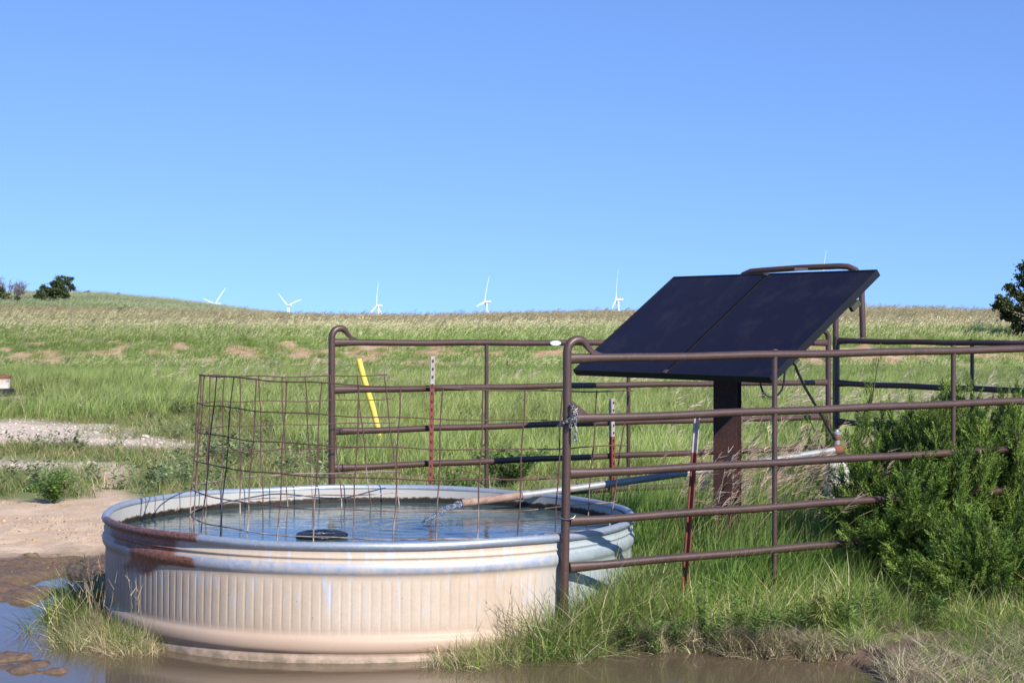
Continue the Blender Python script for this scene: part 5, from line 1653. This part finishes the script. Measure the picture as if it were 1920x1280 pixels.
# pixel-size helpers at depth Y: metres per photo pixel
Yt = 225.0; mp_ = Yt / F
b = ground_at(100, Yt)
zc = lambda py: CH - (py - HOR) * Yt / F - b.z
tree('oak_tree', 'broad dark oak standing alone on the far hill at left', b,
     [((px - 100) * mp_, random.uniform(-1, 1), zc(py), r * mp_) for px, py, r in ((78, 553, 9), (88, 548, 11), (100, 540, 12), (112, 531, 12), (124, 530, 11), (116, 541, 13), (104, 553, 11), (92, 556, 9), (129, 539, 8), (120, 551, 9), (74, 558, 6), (84, 541, 6), (110, 524, 7))], 0.26, 95, OAK, 61, (0.28, 1.1))
Ys = 222.0
for px, lab, hh, sd in ((10, 'tallest grey leafless shrub at the left edge of the far hill', 3.0, 62), (27, 'grey leafless shrub between two others oak', 2.4, 63), (39, 'grey leafless shrub nearest to the left hill oak', 2.6, 64)):
    b = ground_at(px, Ys)
    rng = np.random.default_rng(sd)
    root = tag(empty('bare_shrub', b), lab, 'shrub', 'leafless shrubs on the far hill')
    mb = MB(); tw = MB()
    for s in range(7):
        tip = b + Vector((rng.normal(0, 0.55), rng.normal(0, 0.5), hh * rng.uniform(0.6, 1.0)))
        mid = b.lerp(tip, 0.5) + Vector((rng.normal(0, 0.15), 0, 0))
        mb.tube([b, mid, tip], [0.07, 0.05, 0.02], 5)
        for q in range(22):
            t = rng.uniform(0.3, 1.0)
            p = mid.lerp(tip, (t - 0.3) / 0.7)
            e = p + Vector((rng.normal(0, 0.4), rng.normal(0, 0.4), rng.uniform(0.1, 0.7)))
            tw.tube([p, e], [0.022, 0.008], 4)
    mb.build('trunk', M['grey_bark'], root); tw.build('twigs', M['grey_bark'], root)
b = ground_at(3, 220)
tree('dark_shrub', 'dark green shrub at the left edge of the picture below the bare shrubs', b, [(0, 0, 0.9, 0.8), (0.5, 0, 0.6, 0.6), (-0.5, 0, 1.3, 0.7)], 0.35, 40, OAK, 65, (0.1, 0.5), 'shrub')
b = ground_at(27, 218)
tree('dark_shrub', 'low dark shrub under the middle leafless shrub on the far hill', b, [(0, 0, 0.4, 0.6), (0.4, 0, 0.3, 0.45)], 0.3, 40, OAK, 66, (0.08, 0.3), 'shrub')
b = ground_at(162, 385)
tree('dark_shrub', 'tiny dark shrub on the skyline just right of the hill oak', b, [(-0.2, 0, 0.35, 0.4), (0.3, 0, 0.4, 0.4)], 0.3, 50, OAK, 67, (0.08, 0.3), 'shrub')
b = ground_at(220, 390)
tree('dark_shrub', 'small shrub on the skyline further right of the hill oak', b, [(-0.4, 0, 0.2, 0.35), (0.3, 0, 0.25, 0.4)], 0.3, 40, OAK, 68, (0.08, 0.3), 'shrub')
Yr = 66.0; mr = Yr / F * 1.0
b = ground_at(1950, Yr)
zc = lambda py: CH - (py - HOR) * Yr / F - b.z
rb = []
for px, py, r in ((1880, 578, 14), (1876, 562, 10), (1886, 572, 17), (1890, 598, 14), (1897, 552, 16), (1908, 530, 16), (1918, 506, 18), (1915, 575, 20), (1912, 605, 15), (1935, 545, 24), (1940, 590, 24), (1945, 510, 22), (1960, 560, 30), (1975, 530, 25), (1985, 590, 25), (1990, 560, 25), (1955, 492, 14), (1925, 620, 12), (1960, 615, 20)):
    rb.append(((px - 1950) * mr, random.uniform(-0.5, 0.5), zc(py), r * mr))
tree('oak_tree', 'dark bushy oak cut by the right edge of the picture', b, rb, 0.10, 420, [(0.055, 0.075, 0.022), (0.08, 0.105, 0.03), (0.11, 0.115, 0.04), (0.04, 0.055, 0.02)], 69, (0.14, 0.7))

# ------------------------------------------------------------------ wind turbines
def turbine_meshes():
    """blade along +z from hub centre, 58 m, thin aerofoil, tip curving back along +x (away from the wind)"""
    V, Fc = [], []
    st = [(1.5, 2.0, 2.0, 0), (5, 2.4, 1.8, 5), (12, 4.0, 1.1, 12), (22, 3.3, 0.7, 9), (34, 2.5, 0.45, 6), (46, 1.7, 0.3, 3), (54, 1.05, 0.2, 1), (58, 0.25, 0.08, 0)]
    n = 12
    for z, ch, th, tw in st:
        for k in range(n):
            a = 2 * math.pi * k / n
            y = ch * 0.5 * math.cos(a) - ch * 0.15; x = th * 0.5 * math.sin(a)
            c, s = math.cos(R(tw)), math.sin(R(tw))
            V.append((x * c - y * s + 3.6 * (z / 58) ** 2.2, x * s + y * c, z))
    for i in range(len(st) - 1):
        for k in range(n):
            Fc.append((i * n + k, i * n + (k + 1) % n, (i + 1) * n + (k + 1) % n, (i + 1) * n + k))
    Fc.append(tuple((len(st) - 1) * n + k for k in range(n)))
    return V, Fc
BV, BF = turbine_meshes()
bme = bpy.data.meshes.new('blade'); bme.from_pydata(BV, [], BF)
bme.polygons.foreach_set('use_smooth', np.ones(len(bme.polygons), dtype=bool)); bme.materials.append(M['turbine'])
def mb_mesh(mb, name, mat):
    me = bpy.data.meshes.new(name); me.from_pydata([tuple(v) for v in mb.v], [], mb.f)
    me.polygons.foreach_set('use_smooth', np.ones(len(me.polygons), dtype=bool)); me.set_sharp_from_angle(angle=R(40)); me.materials.append(mat)
    return me
nac = MB()
nac.tube([(2.2, 0, 0), (2.6, 0, 0.05), (6, 0, 0.15), (11, 0, 0.2), (13.4, 0, 0.15), (13.6, 0, 0.1)], [1.5, 2.0, 2.15, 2.1, 1.8, 1.4], 12)
nac.box((12, 0, 2.5), (1.2, 2.2, 1.0))
nme = mb_mesh(nac, 'nacelle', M['turbine'])
hub = MB().tube([(-2.6, 0, 0), (-2.2, 0, 0), (-1.2, 0, 0), (0.4, 0, 0), (2.1, 0, 0)], [0.2, 1.0, 1.7, 2.0, 1.8], 12)
hme = mb_mesh(hub, 'hub', M['turbine'])
TB = [((404, 570), 44, (44, -76, 164), 0.44, 'white wind turbine with only two blades and its nacelle above the left hill'),
      ((540, 573), 37, (-50, 70, 190), 0.62, 'white wind turbine whose two upper blades make a V at the foot of the hill'),
      ((706, 573), 47, (5, -115, 125), 0.34, 'white wind turbine, one blade straight up, above the back fence panel hoop'),
      ((909, 566), 52, (18, -100, 140), 0.36, 'white wind turbine above the upright of the back fence panel'),
      ((1155, 562), 58, (6, -113, 127), 0.28, 'tallest-looking white wind turbine just left of the solar panels'),
      ((1543, 530), 66, (14, 134, -106), 0.35, 'wind turbine of which only one blade tip shows above the solar panels'),
      ((312, 598), 45, (17, 137, -103), 0.45, 'faint wind turbine of which only a blade tip shows over the left hill')]
for (hx, hy), Lpx, ph, kx, lab in TB:
    D = 58 * F / Lpx
    hb = P(hx, hy, D)
    yaw = -math.asin(min(0.95, kx))            # rotor turned so that its disc shows this share of its width
    base = Vector((hb.x + 4.5 * math.cos(yaw), hb.y + 4.5 * math.sin(yaw), -62))
    root = tag(empty('wind_turbine', base), lab, 'wind turbine', 'wind turbines on the horizon')
    rotm = Matrix.Rotation(yaw, 4, 'Z')        # nacelle points along +x away from the hub
    H = hb.z - 2.0 - base.z
    tm = MB().lathe([(2.3, 0), (1.9, H * 0.6), (1.4, H)], (0, 0, 0), 16)
    o = bpy.data.objects.new('tower', mb_mesh(tm, 'tower', M['turbine'])); COL.objects.link(o); o.parent = root
    for nm, me in (('nacelle', nme), ('hub', hme)):
        o = bpy.data.objects.new(nm, me); COL.objects.link(o); o.parent = root
        o.matrix_local = Matrix.Translation(hb - base) @ rotm
    for a in ph:
        o = bpy.data.objects.new('blade', bme); COL.objects.link(o); o.parent = root
        # positive phase swings the blade to the right in the picture: local +y faces right after yaw
        o.matrix_local = Matrix.Translation(hb - base) @ rotm @ Matrix.Rotation(R(-a), 4, 'X')

# ------------------------------------------------------------------ mineral feeder, stones
def make_feeder():
    Y = 36.0
    x = (-8 - 960) * Y / F
    b = Vector((x, Y, gz(x, Y)))
    root = tag(empty('mineral_feeder', b), 'rusty white tub on a black tyre at the left edge of the field', 'feeder')
    MB().lathe([(0.22, 0.0), (0.34, 0.0), (0.385, 0.03), (0.39, 0.08), (0.385, 0.13), (0.34, 0.16), (0.22, 0.16)], b, 32).build('tyre', M['black_rubber'], root)
    MB().lathe([(0.25, 0.161), (0.27, 0.17), (0.29, 0.36), (0.30, 0.37)], b, 32).build('tub', M['tub'], root)
    MB().lathe([(0.26, 0.371), (0.31, 0.372), (0.315, 0.41), (0.30, 0.43), (0.26, 0.42), (0.24, 0.38)], b, 32).build('rim', M['tub_rim'], root)
make_feeder()

def stone_mesh(seed):
    rng = np.random.default_rng(seed)
    V, Fc = [], []
    n, m = 9, 6
    for i in range(m + 1):
        th = math.pi * i / m
        for k in range(n):
            a = 2 * math.pi * k / n
            r = 1 + rng.uniform(-0.22, 0.22)
            V.append((r * math.sin(th) * math.cos(a), r * math.sin(th) * math.sin(a) * 0.8, 0.55 * r * math.cos(th)))
    for i in range(m):
        for k in range(n):
            Fc.append((i * n + k, (i + 1) * n + k, (i + 1) * n + (k + 1) % n, i * n + (k + 1) % n))
    me = bpy.data.meshes.new('stone'); me.from_pydata(V, [], Fc); me.materials.append(M['stone'])
    return me
stones = [stone_mesh(i) for i in range(4)]
for i, (px, py, r) in enumerate(sorted(((159, 812, .05), (180, 813, .065), (271, 820, .075), (214, 823, .045), (130, 826, .04), (60, 806, .04), (5, 803, .06), (236, 826, .04), (300, 831, .05), (95, 818, .035), (268, 824, .04), (345, 842, .04)))):
    p = on_ground(px, py)
    o = bpy.data.objects.new('stone', stones[i % 4]); COL.objects.link(o)
    o.location = p + Vector((0, 0, r * 0.2)); o.scale = (r * 0.85, r * 0.7, r * 0.65); o.rotation_euler = (random.uniform(-.2, .2), random.uniform(-.2, .2), random.uniform(0, 6))
    tag(o, (ORD[i] if i < 10 else ('second from right', 'rightmost')[i - 10]) + ' of the small pale stones on the gravel track', 'stone', 'pale stones on the gravel track')
